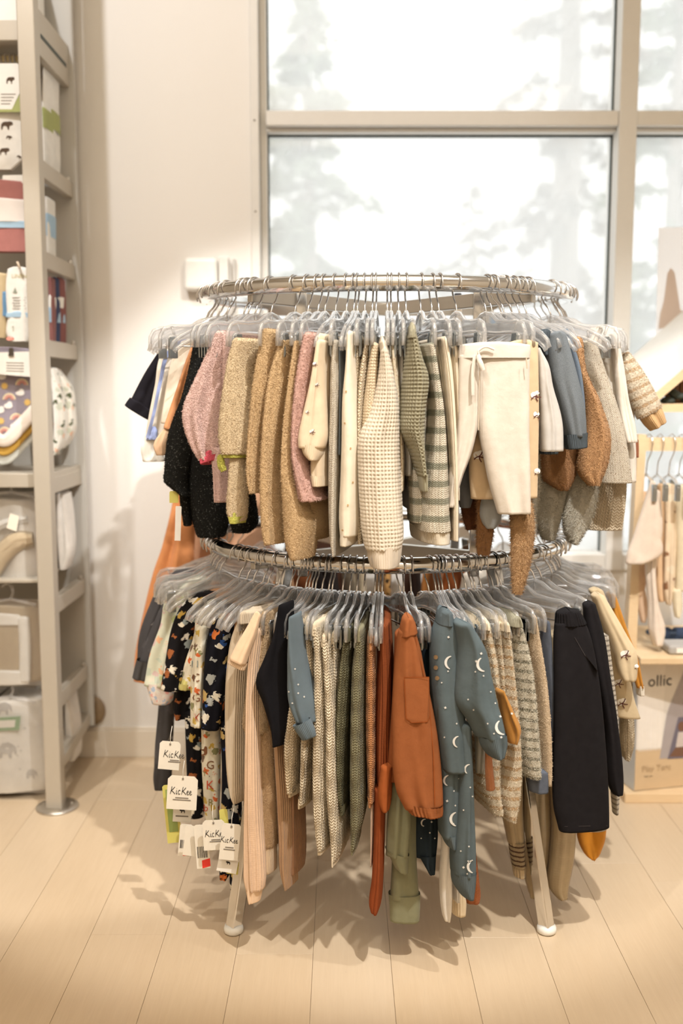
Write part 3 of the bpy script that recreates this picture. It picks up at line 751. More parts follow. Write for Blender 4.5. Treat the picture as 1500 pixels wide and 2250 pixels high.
g.rows('leg_trim', [(1136, 492, 523), (1151, 498, 518)], lime, dep=.019, fuzz=FS, dy=-.012, top=False)
g = G('fuzzy_sweater', 'narrow tan fuzzy sweater next to the lime trimmed one', 'sweater', 'U', 572, short='narrow tan fuzzy sweater')
g.rows('body', [(760, 565, 604), (900, 552, 600), (1080, 548, 600)], tanf2, dep=.10, fuzz=FS, dy=.03)
g.rows('sleeve', [(728, 568, 594), (765, 560, 592), (830, 549, 582), (960, 537, 563), (1050, 537, 559), (1084, 545, 557)], tanf, dep=.03, fuzz=FZ, dy=-.01)
g = G('fuzzy_sweater', 'broad tan fuzzy sweater hanging left of the widest tan one', 'sweater', 'U', 610, short='broad tan fuzzy sweater')
g.rows('sleeve', [(752, 602, 640), (800, 582, 636), (870, 567, 626), (1000, 560, 610), (1085, 560, 608), (1170, 567, 608), (1197, 574, 606)], tanf, dep=.06, fuzz=FZ, wr=.003)
g = G('fuzzy_sweater', 'wide tan fuzzy sweater hanging down to the lower ring', 'sweater', 'U', 640, short='wide tan fuzzy sweater')
g.rows('sleeve', [(755, 636, 660), (830, 625, 650), (930, 611, 642), (1040, 605, 640), (1080, 605, 652), (1140, 606, 672), (1205, 614, 668), (1230, 624, 664)], tanf, dep=.045, fuzz=FZ, wr=.003, dy=-.01)
g.rows('body', [(760, 648, 690), (1000, 640, 706), (1100, 636, 714), (1160, 640, 712), (1190, 650, 696)], tanf2, dep=.09, fuzz=FS, dy=.035)
g = G('fuzzy_sweater', 'dusty pink fuzzy sweater beside the cream cotton boll shirt', 'sweater', 'U', 668, short='dusty pink fuzzy sweater')
g.rows('sleeve', [(736, 658, 690), (780, 650, 682), (865, 638, 668), (1000, 630, 662), (1050, 635, 675), (1102, 644, 694)], fab((230, 186, 172), 'fuzzy'), dep=.05, fuzz=FZ, dy=-.015)
# --- cream cotton shirt with small boll print
cot = fab((232, 212, 182)); cotw = simple('boll_white', (245, 240, 232), .9); twig = simple('twig_brown', (96, 52, 44), .9)
def boll(t, vf, px, py, s, rot=0.):
    b = bvh(vf)
    decal('boll_print', t, b, *sh_circle(9, 1, .95), px, py, s, cotw, lift=.001)
    decal('boll_print', t, b, *sh_circle(8, .7, .7), px+.8*s, py-.5*s, s, cotw, lift=.0012)
    for a in (.2, 1.2, -1.0, 2.6): decal('twig_print', t, b, *sh_line([(0, 0), (.7, .15), (1.5, 0)], .28), px+.5*s, py+.3*s, s, twig, rot+a, lift=.0018)
g = G('cotton_shirt', 'cream cotton shirt with tiny boll sprigs and flared cuff', 'shirt', 'U', 700, 'top', short='cream boll sprig shirt')
b_ = g.rows('body', [(738, 688, 714), (780, 676, 720), (880, 664, 719), (1000, 664, 717), (1040, 664, 717), (1066, 670, 716)], cot, dep=.10, wr=.003, dy=.0)
vfb = g.last['vf']; g.rows('hem_band', [(1046, 665, 717), (1070, 671, 716)], fab((226, 206, 176), 'rib', .003), dep=.101, dy=-.002, wr=.001, top=False)
s_ = g.rows('sleeve', [(752, 690, 708), (850, 674, 704), (930, 655, 706), (965, 649, 706), (985, 650, 700)], cot, dep=.03, wr=.003, dy=-.025); vfs = g.last['vf']
g.rows('cuff', [(978, 652, 701), (1000, 660, 699), (1012, 672, 694)], fab((226, 206, 176), 'rib', .003), dep=.028, dy=-.024, wr=.001, top=False)
for q in ((690, 800, 4), (695, 845, 3.5), (684, 948, 4.5), (674, 905, 3)): boll(s_, vfs, *q)
boll(b_, vfb, 711, 815, 4)
# --- knits in the middle
g = G('rib_sweater', 'slim oatmeal rib knit beside the cream boll shirt', 'sweater', 'U', 730, short='slim oatmeal rib knit')
g.rows('body', [(752, 722, 746), (800, 717, 748), (900, 716, 747), (1000, 714, 743), (1150, 714, 739), (1205, 718, 739), (1224, 724, 737)], fab((214, 203, 184), 'knit', .0046), dep=.10, relief=('knit', .0046, .0009), nu=110)
g = G('tee', 'slate blue tee edge squeezed beside the slim oatmeal knit', 'shirt', 'U', 745, 'top', short='slate blue tee')
g.rows('body', [(752, 738, 752), (850, 740, 754), (1000, 738, 752)], fab((108, 117, 124)), dep=.10, dy=.012)
g = G('romper', 'cream jersey romper with sparse brown dots and gathered ankle', 'romper', 'U', 764, 'top', short='dotted cream romper')
b_ = g.rows('leg', [(732, 756, 776), (800, 752, 777), (880, 742, 783), (960, 738, 788), (1060, 736, 788), (1150, 736, 786), (1182, 740, 782)], fab((240, 228, 206)), dep=.08, wr=.004, dy=-.015); vfb = bvh(g.last['vf'])
g.rows('cuff', [(1176, 741, 780), (1202, 744, 772)], fab((238, 226, 204), 'rib', .003), dep=.05, dy=-.012, top=False)
dotm = simple('brown_dot', (196, 160, 112), .9)
for q in ((757, 930), (770, 985), (748, 1032), (764, 1110), (775, 1060), (752, 1165), (760, 860)): decal('dot_print', b_, vfb, *sh_circle(7), *q, 2.2, dotm)
cable = fab((232, 214, 184), 'knit', .007); speck = fab((218, 200, 170), 'waffle', .0055, None, (176, 140, 104))
g = G('cable_sweater', 'cream cable sweater squeezed beside the dotted romper', 'sweater', 'U', 782, short='cream cable sweater')
g.rows('body', [(744, 775, 794), (800, 773, 796), (900, 772, 798), (1150, 776, 800), (1196, 780, 798)], cable, dep=.10, relief=('knit', .008, .0014), nu=90, dy=.015)
g = G('cable_sweater', 'oatmeal cable sweater with twisted edge in the middle of the upper ring', 'sweater', 'U', 805, short='oatmeal cable sweater')
g.rows('sleeve', [(748, 797, 817), (800, 787, 809), (900, 777, 802), (1000, 776, 800)], cable, dep=.08, relief=('knit', .009, .0018), nu=90, dy=.002)
g = G('speckled_sweater', 'tan speckled waffle sweater behind the big cream waffle one', 'sweater', 'U', 820, short='tan speckled waffle sweater')
g.rows('sleeve', [(758, 811, 834), (820, 800, 834), (900, 788, 834), (960, 785, 830)], speck, dep=.08, relief=('waffle', .0058, .0014), nu=120, dy=-.008)
waf = fab((228, 216, 196), 'waffle', .0074); wafrib = fab((228, 214, 194), 'rib', .0036)
g = G('waffle_sweater', 'big cream waffle knit sweater hanging lowest in the middle', 'sweater', 'U', 850, short='big cream waffle sweater')
g.rows('sleeve', [(768, 836, 853), (830, 830, 868), (900, 813, 879), (965, 788, 882), (1030, 787, 883), (1130, 792, 886), (1195, 799, 887), (1212, 804, 883)], waf, dep=.055, relief=('waffle', .0074, .0021), nu=150, dy=-.03, wr=.003)
g.rows('cuff', [(1205, 803, 884), (1235, 808, 880), (1252, 813, 876)], wafrib, dep=.05, relief=('rib', .0042, .0009), nu=120, dy=-.028, top=False)
g.rows('neck_rib', [(752, 832, 850), (772, 834, 854)], wafrib, dep=.05, dy=-.024)
g = G('speckled_sweater', 'pale speckled sweater just right of the big cream waffle one', 'sweater', 'U', 866, short='pale speckled sweater')
g.rows('body', [(738, 848, 873), (800, 854, 878), (900, 862, 886), (1000, 868, 892), (1080, 870, 890)], fab((222, 208, 182), 'waffle', .005, None, (170, 128, 96)), dep=.09, relief=('waffle', .005, .0011), nu=110, dy=.01)
g = G('pants', 'grey pants edge hanging behind the olive sweater', 'pants', 'U', 885, short='grey pants')
g.rows('leg', [(770, 872, 892), (950, 878, 898), (1000, 884, 908), (1046, 886, 908)], fab((172, 168, 160)), dep=.10, dy=.02)
g.rows('leg', [(780, 886, 902), (1000, 892, 912), (1120, 892, 912)], fab((120, 112, 104)), dep=.08, dy=.05)
olive = fab((150, 144, 120), 'waffle', .0068)
g = G('waffle_sweater', 'olive waffle knit sweater with narrow cuff', 'sweater', 'U', 912, short='olive waffle sweater')
g.rows('sleeve', [(735, 901, 920), (780, 897, 934), (830, 893, 951), (900, 888, 946), (945, 886, 944), (985, 905, 944), (1030, 921, 944), (1048, 926, 944)], olive, dep=.05, relief=('waffle', .0070, .0024), nu=130, dy=-.035, wr=.003)
g.rows('cuff', [(1042, 926, 945), (1081, 931, 944)], fab((156, 150, 126), 'rib', .0036), dep=.03, dy=-.03, top=False)
g.rows('neck_rib', [(728, 903, 919), (742, 901, 921)], fab((156, 150, 126), 'rib', .0036), dep=.05, dy=-.034)
strp = fab((226, 215, 194), 'stripe', .0330, (150, 148, 128))
g = G('striped_sweater', 'cream knit sweater with sage green stripes', 'sweater', 'U', 955, short='sage striped sweater')
g.rows('body', [(758, 936, 964), (830, 944, 975), (900, 946, 986), (1000, 940, 994), (1060, 932, 998), (1150, 928, 1004), (1172, 930, 1006)], strp, dep=.09, relief=('knit', .0056, .0010), nu=150, dy=-.012, wr=.003)
g.rows('hem_band', [(1166, 930, 1005), (1199, 938, 1004)], fab((226, 215, 194), 'rib', .005), dep=.088, dy=-.012, top=False, relief=('rib', .005, .001), nu=120)
g.rows('sleeve', [(880, 906, 948), (1000, 902, 938), (1080, 903, 938), (1150, 906, 940)], strp, dep=.05, dy=.02, relief=('knit', .0056, .0010), nu=100)
ribc = fab((232, 217, 192), 'rib', .0046)
g = G('rib_sweater', 'cream ribbed sweater with ridged side right of the striped one', 'sweater', 'U', 982, short='cream ribbed sweater')
g.rows('body', [(745, 970, 988), (800, 974, 1002), (900, 986, 1008), (1050, 996, 1012), (1190, 998, 1012)], ribc, dep=.10, relief=('rib', .0050, .0011), nu=120, dy=-.004)
g = G('rib_pants', 'cream ribbed pants edge left of the drawstring pants', 'pants', 'U', 1002, short='cream ribbed pants')
g.rows('leg', [(762, 988, 1014), (900, 998, 1016), (1100, 1002, 1016)], ribc, dep=.10, relief=('rib', .0050, .0011), nu=100, dy=.010)
# --- drawstring pants turned to the front
sand = fab((214, 204, 190)); sandw = fab((217, 207, 194))
g = G('drawstring_pants', 'sand coloured drawstring pants turned to face the room', 'pants', 'U', None)
YP = 1.86
hanger('U', theta_at(1092, RR), 'clip', 'clear clip hanger facing forward with the sand drawstring pants', HN['U'], math.radians(62))
g.rows('waistband', [(757, 1012, 1167), (768, 1010, 1168), (786, 1009, 1166)], sandw, Y=YP-.004, dep=.024, face=True, wr=.001, nu=64, expo=3., top=True, hollow=False)
g.rows('leg', [(780, 1050, 1166), (860, 1050, 1165), (930, 1049, 1165), (960, 1052, 1165), (1000, 1061, 1166), (1060, 1075, 1167), (1130, 1098, 1168)], sand, Y=YP, dep=.020, face=True, wr=.0035, nu=56, expo=3.2)
g.rows('leg', [(780, 1009, 1053), (860, 1008, 1053), (930, 1006, 1052), (955, 1004, 1047), (1000, 997, 1036), (1050, 990, 1018), (1115, 985, 1000)], sand, Y=YP+.001, dep=.019, face=True, wr=.003, nu=50, expo=3.2)
g.spine('drawstring', [(1056, 788, 5), (1050, 772, 5), (1066, 762, 4), (1086, 768, 4)], sandw, Y=YP-.010, hollow=False, nu=8, dep=1)
g.spine('drawstring', [(1050, 785, 10), (1055, 800, 14), (1060, 814, 12)], sandw, Y=YP-.012, hollow=False, nu=10, dep=.4)
g.spine('drawstring', [(1042, 786, 8), (1038, 820, 8), (1038, 868, 8)], sandw, Y=YP-.008, hollow=False, nu=10, dep=.3)
g.spine('side_seam', [(1156, 790, 3), (1158, 810, 3)], fab((200, 184, 160)), Y=YP-.008, hollow=False, nu=6, dep=.5)
g.spine('fly_seam', [(1053, 820, 2.5), (1052, 900, 2.5), (1051, 945, 2.5)], fab((204, 188, 166)), Y=YP-.004, hollow=False, nu=6, dep=.5)
tanb = fab((216, 190, 154))
g = G('cotton_pants', 'tan pants printed with white cotton bolls behind the drawstring pants', 'pants', 'U', None)
hanger('U', theta_at(1118, RR), 'clip', 'clear clip hanger holding the boll printed tan pants', HN['U'], math.radians(58))
g.rows('leg', [(752, 1120, 1184), (900, 1118, 1186), (1095, 1112, 1184)], tanb, Y=1.905, dep=.014, face=True, wr=.002); o1 = g.last
g.rows('leg', [(820, 1030, 1090), (985, 1034, 1082), (1040, 1033, 1084), (1097, 1036, 1092)], tanb, Y=1.905, dep=.014, face=True, wr=.002); o2 = g.last
for q in ((1173, 868, 8), (1178, 910, 7), (1180, 1035, 7)): boll(o1['o'], o1['vf'], *q)
boll(o2['o'], o2['vf'], 1048, 1000, 9)
# --- right end
g = G('tee', 'soft grey tee with pointed sleeve right of the boll printed pants', 'shirt', 'U', 1192, 'top', short='soft grey tee')
g.rows('sleeve', [(770, 1178, 1192), (800, 1181, 1208), (850, 1184, 1217), (930, 1187, 1235), (992, 1190, 1237)], fab((196, 191, 184)), Y=1.92, dep=.02, face=True, wr=.004)
blu = fab((74, 81, 87), 'heather', .004, (140, 146, 150)); blur = fab((80, 88, 94), 'rib', .0034)
g = G('heather_sweater', 'blue heather knit sweater with ribbed collar', 'sweater', 'U', 1215, 'top', short='blue heather sweater')
g.rows('collar', [(728, 1186, 1216), (752, 1180, 1214), (780, 1196, 1208)], blur, Y=1.955, dep=.03, face=True, relief=('rib', .0045, .0011), nu=100)
g.rows('body', [(735, 1196, 1250), (800, 1190, 1262), (900, 1188, 1270), (985, 1187, 1262)], blu, Y=1.985, dep=.02, face=True)
g.rows('sleeve', [(733, 1210, 1248), (780, 1208, 1262), (850, 1220, 1280), (900, 1233, 1291), (960, 1246, 1295)], blu, Y=1.945, dep=.025, face=True, wr=.005)
g.rows('cuff', [(954, 1246, 1296), (986, 1252, 1296)], blur, Y=1.944, dep=.024, face=True, relief=('rib', .0045, .0009), nu=80, slant=.1, top=False)
g.rows('hem_band', [(978, 1188, 1236), (998, 1190, 1230)], blur, Y=1.975, dep=.02, face=True, top=False)
g = G('heather_sweater', 'darker blue knit sweater edge behind the blue heather one', 'sweater', 'U', 1240, 'top', short='darker blue knit sweater')
g.rows('sleeve', [(728, 1236, 1254), (800, 1252, 1277), (870, 1262, 1287), (930, 1268, 1290)], fab((84, 96, 112), 'heather', .004, (130, 142, 154)), Y=2.01, dep=.02, face=True)
sher = fab((204, 158, 112), 'fuzzy'); sher2 = fab((176, 130, 88), 'fuzzy')
g = G('sherpa_jacket', 'caramel brown sherpa jacket with ballooning sleeve', 'jacket', 'U', 1262, 'top', short='caramel sherpa jacket')
g.rows('sleeve', [(746, 1258, 1284), (815, 1266, 1294), (880, 1284, 1326), (955, 1290, 1350), (1000, 1280, 1348), (1040, 1280, 1336), (1067, 1300, 1323)], sher, Y=2.03, dep=.03, face=True, fuzz=FZ, wr=.004)
g.rows('body', [(880, 1186, 1280), (985, 1185, 1277), (1030, 1185, 1272), (1058, 1200, 1264), (1078, 1232, 1250)], sher2, Y=2.06, dep=.03, face=True, fuzz=FZ)
moh = fab((206, 200, 184), 'fuzzy')
g = G('mohair_pants', 'grey mohair pants hanging under the caramel sherpa jacket', 'pants', 'U', 1275, short='grey mohair pants')
g.rows('leg', [(775, 1216, 1256), (900, 1200, 1260), (1040, 1176, 1262), (1120, 1174, 1242), (1165, 1186, 1230), (1188, 1198, 1222)], moh, Y=2.09, dep=.025, face=True, fuzz=FL)
g.rows('leg', [(800, 1256, 1276), (920, 1262, 1292), (1020, 1262, 1306), (1090, 1248, 1318), (1150, 1241, 1302), (1182, 1248, 1284), (1197, 1258, 1272)], moh, Y=2.085, dep=.025, face=True, fuzz=FL)
g = G('mohair_pants', 'small grey mohair leg beside the brown fur leg', 'pants', 'U', 1160, short='small grey mohair piece')
g.rows('leg', [(790, 1150, 1184), (1000, 1150, 1186), (1080, 1146, 1190), (1140, 1144, 1182), (1190, 1150, 1176)], moh, Y=2.0, dep=.02, face=True, fuzz=FL)
spk = fab((222, 210, 190), 'knit', .005, None, (150, 120, 90))
g = G('speckled_sweater', 'long cream speckled knit sweater at the right end of the upper ring', 'sweater', 'U', 1298, 'top', short='long cream speckled knit')
g.rows('body', [(752, 1284, 1314), (830, 1292, 1340), (920, 1310, 1370), (1000, 1322, 1386), (1062, 1326, 1394)], spk, Y=2.13, dep=.02, face=True, relief=('knit', .006, .0008), nu=120)
lg_ = fab((224, 216, 204)); 
g = G('long_shirt', 'pale grey long sleeved shirt with ribbed collar at the right end', 'shirt', 'U', 1325, 'top', short='pale grey long sleeved shirt')
g.rows('body', [(722, 1298, 1350), (760, 1310, 1362), (860, 1330, 1378), (960, 1350, 1398), (1060, 1360, 1402)], lg_, Y=2.18, dep=.016, face=True, wr=.004)
g.rows('sleeve', [(735, 1340, 1360), (800, 1352, 1372), (880, 1362, 1382), (930, 1370, 1394), (972, 1380, 1401)], lg_, Y=2.15, dep=.012, face=True, wr=.003)
g.spine('collar', [(1318, 722, 16), (1306, 745, 16), (1296, 772, 14)], fab((218, 208, 194), 'rib', .003), Y=2.155, dep=.4, hollow=False)
g = G('cable_pants', 'cream cable knit pants below the long speckled sweater', 'pants', 'U', 1340, short='cream cable knit pants')
g.rows('leg', [(800, 1316, 1350), (920, 1324, 1366), (1030, 1318, 1380), (1060, 1314, 1380), (1110, 1302, 1377), (1150, 1295, 1372), (1166, 1294, 1370)], fab((218, 200, 172), 'knit', .009), Y=2.2, dep=.02, face=True, relief=('knit', .010, .0016), nu=110)
fst = fab((236, 222, 198), 'fuzzystripe', .0205, (190, 150, 104))
g = G('striped_jacket', 'tan and cream striped fuzzy jacket with sleeve stretched to the right', 'jacket', 'U', 1368, 'top', short='tan striped fuzzy jacket')
g.rows('body', [(780, 1352, 1392), (880, 1358, 1398), (980, 1360, 1400)], fst, Y=2.30, dep=.03, face=True, fuzz=FS)
g.spine('sleeve', [(1374, 780, 22), (1390, 822, 46), (1407, 862, 58), (1428, 906, 60)], fst, Y=2.26, dep=.7, fuzz=FZ, nu=48)
g.spine('cuff', [(1424, 900, 52), (1436, 920, 50), (1446, 936, 42)], fab((206, 168, 122), 'rib', .003), Y=2.262, dep=.75, relief=('rib', .0042, .0006), nu=80, top=False)
g.rows('hem_tie', [(968, 1390, 1404), (1005, 1396, 1404)], fab((150, 96, 72)), Y=2.27, dep=.008, face=True)
fur = fab((196, 156, 112), 'fuzzy')
g = G('fur_pants', 'brown fur pants with one leg hanging onto the lower ring', 'pants', 'U', 1148, short='brown fur pants')
g.spine('leg', [(1108, 790, 34, .07), (1118, 950, 46, .06), (1138, 1080, 50, .03), (1147, 1135, 53), (1148, 1190, 52), (1143, 1250, 42), (1137, 1304, 24)], fur, Y=1.90, dep=.6, fuzz=FL, nu=40)
g.spine('leg', [(1068, 1090, 44), (1066, 1150, 38), (1062, 1190, 34), (1060, 1218, 26)], sher2, Y=1.95, dep=.6, fuzz=FL, nu=36)
g.spine('leg_fold', [(1030, 1080, 40), (1032, 1130, 36), (1036, 1162, 26)], fab((126, 82, 56), 'fuzzy'), Y=1.99, dep=.6, fuzz=FL, nu=30)
g = G('booties', 'blue grey footed pants with rounded toes under the boll printed pants', 'pants', 'U', 1060, short='blue grey footed pants')
bg_ = fab((172, 176, 178))
g.rows('leg', [(790, 1058, 1092), (1000, 1056, 1096), (1090, 1056, 1102), (1130, 1052, 1107), (1150, 1058, 1102), (1161, 1066, 1094)], bg_, Y=1.93, dep=.018, face=True)
g.rows('leg', [(790, 1020, 1060), (950, 1010, 1038), (1035, 1008, 1040), (1090, 1008, 1042), (1116, 1012, 1036)], fab((112, 114, 118)), Y=1.95, dep=.018, face=True)
# --- long dresses on the far left of the upper ring
orv = fab((226, 152, 98)); pea = fab((226, 176, 140))
g = G('dress', 'burnt orange crinkled dress hanging low against the wall', 'dress', 'U', None)
hanger('U', math.radians(-112), 'top', 'clear hanger at the back left carrying the orange dress', HN['U'])
g.rows('skirt', [(760, 400, 470), (900, 392, 470), (1010, 386, 450), (1110, 376, 430), (1200, 350, 425), (1260, 326, 425), (1330, 308, 420), (1440, 294, 400), (1502, 296, 380)], orv, Y=2.60, dep=.03, face=True, wr=.010, nu=70)
g = G('dress', 'peach cotton dress hanging behind the left of the lower ring', 'dress', 'U', None)
hanger('U', math.radians(-128), 'top', 'clear hanger at the back left carrying the peach dress', HN['U'])
g.rows('skirt', [(760, 450, 560), (1000, 430, 585), (1160, 414, 604), (1300, 405, 620), (1420, 400, 625)], pea, Y=2.72, dep=.03, face=True, wr=.010, nu=70)
g = G('dress', 'plain dark brown dress behind the middle of the lower ring', 'dress', 'U', None)
hanger('U', math.radians(-160), 'top', 'clear hanger at the back carrying the dark brown dress', HN['U'])
g.rows('skirt', [(800, 640, 730), (1000, 630, 740), (1250, 620, 750), (1400, 620, 750)], fab((70, 46, 34)), Y=2.74, dep=.03, face=True, wr=.008, nu=60)
# small tags under the boucle sweater
def swing_tag(label, px, py, w, h, mat, Y, rot=0., hole=True):
    c = at(px, py, Y); t = thing('swing_tag', label, 'price tag', tuple(c), 'swing tags'); ca, sa = math.cos(rot), math.sin(rot)
    def pt(x, y, dy=0): return at(px+x*ca-y*sa, py+x*sa+y*ca, Y+dy)
    cut = min(w, h)*.12
    MB().prism([pt(-w/2+cut, -h/2), pt(w/2-cut, -h/2), pt(w/2, -h/2+cut), pt(w/2, h/2), pt(-w/2, h/2), pt(-w/2, -h/2+cut)], (0, .0007, 0)).build('card', mat, t)
    return t, pt
swing_tag('yellow tag hanging under the black boucle sweater', 382, 1092, 20, 26, M['yellowcard'], 2.17)
swing_tag('narrow white tag with a string under the black boucle sweater', 391, 1150, 13, 76, M['cardwhite'], 2.17, .03)
# ------------------------------------------------------------------ garments on the lower ring
char = fab((82, 80, 82), 'print', .034, ((118, 116, 118), (84, 82, 84), (90, 88, 90), (150, 146, 144))); charr = fab((84, 82, 82), 'rib', .003)
g = G('sweatshirt', 'charcoal star sweatshirt at the far left of the lower ring', 'shirt', 'L', 372, 'top', short='far left charcoal sweatshirt')
g.rows('sleeve', [(1258, 380, 446), (1282, 352, 430), (1340, 322, 385), (1400, 302, 355), (1462, 296, 340)], char, Y=2.36, dep=.02, face=True, wr=.004)
g = G('sweatshirt', 'charcoal star sweatshirt with ribbed cuff overlapping the far left one', 'shirt', 'L', 392, 'top', short='overlapping charcoal sweatshirt')
g.rows('sleeve', [(1262, 405, 450), (1290, 375, 440), (1345, 342, 395), (1400, 318, 375), (1458, 300, 350)], char, Y=2.31, dep=.02, face=True, wr=.004)
g.rows('cuff', [(1455, 297, 336), (1496, 287, 329)], charr, Y=2.305, dep=.02, face=True, top=False, slant=-.15)
g.rows('leg', [(1490, 348, 400), (1550, 344, 384), (1640, 337, 378), (1690, 336, 374)], char, Y=2.33, dep=.02, face=True)
g.rows('foot', [(1680, 336, 374), (1715, 331, 372), (1738, 334, 362)], fab((70, 68, 68), 'waffle', .004), Y=2.326, dep=.022, face=True)
mint = fab((226, 228, 206), 'print', .021, ((240, 190, 150), (196, 206, 150), (232, 226, 206), (222, 196, 190), (205, 214, 196)))
g = G('romper', 'mint white romper with tiny pastel print and pink hem', 'romper', 'L', 408, 'top', short='mint print romper')
g.rows('sleeve', [(1276, 412, 464), (1310, 368, 440), (1380, 350, 405), (1440, 328, 392), (1510, 314, 385)], mint, Y=2.24, dep=.02, face=True, wr=.004)
g.rows('cuff', [(1505, 316, 386), (1535, 326, 384), (1550, 332, 372)], fab((236, 222, 212), 'print', .012, ((232, 170, 160), (240, 236, 226), (180, 196, 216))), Y=2.237, dep=.02, face=True, top=False)
dino = fab((26, 24, 26), 'print', .024, ((232, 224, 205), (150, 160, 160), (192, 158, 80), (160, 96, 56), (224, 218, 206)))
g = G('romper', 'black romper with mustard and white creature print', 'romper', 'L', 432, 'top', short='black creature print romper')
g.rows('sleeve', [(1308, 418, 476), (1345, 390, 450), (1390, 372, 430), (1460, 358, 418), (1520, 347, 408)], dino, Y=2.17, dep=.02, face=True, wr=.004)
g.rows('body', [(1440, 392, 440), (1520, 378, 428), (1560, 372, 424), (1582, 378, 416)], dino, Y=2.19, dep=.02, face=True, wr=.004)
g.rows('leg', [(1570, 402, 446), (1700, 406, 444), (1800, 410, 446)], dino, Y=2.18, dep=.02, face=True)
alpha = fab((236, 229, 208), 'print', .018, ((214, 110, 60), (150, 150, 110), (236, 229, 208), (120, 96, 80), (236, 229, 208), (206, 176, 90)))
g = G('romper', 'cream romper printed with coloured letters', 'romper', 'L', 452, 'top', short='letter print romper')
b_ = g.rows('sleeve', [(1326, 452, 500), (1350, 430, 478), (1400, 420, 462), (1470, 396, 452), (1512, 391, 440)], alpha, Y=2.10, dep=.02, face=True, wr=.003); v1 = bvh(g.last['vf'])
g.rows('cuff', [(1505, 391, 430), (1518, 392, 424)], fab((206, 196, 120), 'rib', .003), Y=2.097, dep=.021, face=True, top=False)
b2 = g.rows('strip', [(1380, 426, 456), (1480, 418, 450), (1600, 418, 444)], alpha, Y=2.075, dep=.02, face=True); v2 = bvh(g.last['vf'])
b3 = g.rows('leg', [(1560, 438, 484), (1700, 440, 482), (1800, 448, 480), (1870, 452, 478)], alpha, Y=2.09, dep=.02, face=True); v3 = bvh(g.last['vf'])
redl = simple('red_letter', (206, 84, 56), .9); brnl = simple('brown_letter', (128, 84, 54), .9); oli = simple('olive_letter', (150, 140, 84), .9); gryl = simple('grey_letter', (160, 170, 168), .9)
for ch, px, py, s, m, t_, v_ in (('G', 431, 1534, 26, brnl, b2, v2), ('K', 433, 1578, 26, redl, b2, v2), ('C', 430, 1490, 26, brnl, b2, v2), ('N', 428, 1460, 22, gryl, b2, v2), ('Y', 430, 1432, 20, oli, b2, v2), ('E', 404, 1470, 30, redl, b_, v1), ('G', 462, 1682, 26, brnl, b3, v3), ('K', 461, 1726, 28, redl, b3, v3), ('Y', 449, 1700, 16, oli, b3, v3), ('R', 463, 1764, 22, oli, b3, v3), ('b', 452, 1776, 22, redl, b3, v3), ('H', 412, 1440, 20, oli, b_, v1)):
    decal('printed_letter', t_, v_, *text_shape(ch), px, py, s, m)
decal('bear_print', b3, v3, *fan([(x, y) for x, y in BEAR]), 449, 1650, 10, brnl, 1.5)
night = fab((24, 24, 32), 'print', .025, ((232, 226, 210), (52, 86, 150), (206, 116, 60), (178, 182, 180), (206, 180, 120)))
g = G('romper', 'black romper with blue and orange monster print', 'romper', 'L', 478, 'top', short='blue monster print romper')
g.rows('sleeve', [(1338, 476, 522), (1390, 456, 512), (1480, 446, 500), (1550, 444, 494), (1606, 440, 486)], night, Y=2.05, dep=.02, face=True, wr=.003)
g.rows('leg', [(1590, 480, 520), (1720, 484, 520), (1850, 478, 524), (1900, 476, 524), (1935, 478, 500)], night, Y=2.06, dep=.02, face=True)
g.rows('foot', [(1900, 505, 528), (1940, 504, 526), (1960, 506, 520)], night, Y=2.04, dep=.015, face=True)
g = G('romper', 'black footed romper with white face print behind the price tags', 'romper', 'L', 492, 'top', short='white face print romper')
g.rows('leg', [(1400, 490, 520), (1600, 486, 520), (1800, 492, 530), (1860, 494, 528)], night, Y=2.08, dep=.02, face=True)
# --- neutral knits and terries left of centre
beig = fab((208, 190, 164), 'rib', .0046)
g = G('rib_pants', 'beige ribbed pants left of the peach romper', 'pants', 'L', 522, short='beige ribbed pants')
g.rows('leg', [(1366, 510, 552), (1400, 494, 546), (1460, 484, 540), (1600, 482, 532), (1700, 486, 529), (1745, 495, 523), (1768, 508, 517)], beig, dep=.05, relief=('rib', .0050, .0010), nu=130)
g.rows('waistband', [(1349, 514, 552), (1372, 509, 552)], fab((214, 197, 172), 'rib', .0036), dep=.052, dy=-.002, relief=('rib', .004, .0007), nu=110)
peach = fab((240, 208, 174))
g = G('romper', 'peach romper with cuffed sleeve and one long ribbed leg', 'romper', 'L', 555, 'top', short='peach romper')
g.spine('sleeve', [(566, 1350, 16), (552, 1390, 27), (536, 1425, 34), (523, 1455, 38)], peach, dep=.7, dy=-.04)
g.spine('cuff', [(526, 1448, 41), (519, 1463, 42)], fab((244, 214, 182), 'rib', .0035), dep=.75, dy=-.042, top=False)
g.rows('leg', [(1390, 548, 566), (1480, 538, 556), (1610, 532, 555), (1700, 529, 557), (1800, 527, 561), (1900, 526, 568), (1940, 527, 569), (1962, 534, 566)], fab((238, 204, 172), 'rib', .006), dep=.02, dy=-.03, wr=.003)
g.rows('foot', [(1955, 532, 566), (1987, 542, 558)], peach, dep=.015, dy=-.028, top=False)
terry = fab((206, 176, 138), 'fuzzy')
g = G('terry_set', 'tan terry sweater and pants set beside the peach romper', 'sweater', 'L', 578, short='tan terry set')
g.rows('sleeve', [(1350, 568, 584), (1420, 555, 588), (1500, 532, 586), (1560, 522, 584), (1600, 518, 582), (1616, 524, 578)], terry, dep=.035, fuzz=FS, dy=-.01)
g.rows('leg', [(1560, 554, 590), (1700, 557, 594), (1800, 560, 597), (1866, 565, 594)], fab((194, 160, 120), 'fuzzy'), dep=.03, fuzz=FS, dy=.01)
g.rows('cuff', [(1862, 566, 592), (1922, 575, 590)], fab((222, 196, 164), 'rib', .004), dep=.02, dy=.012, top=False)
blk = fab((24, 23, 26))
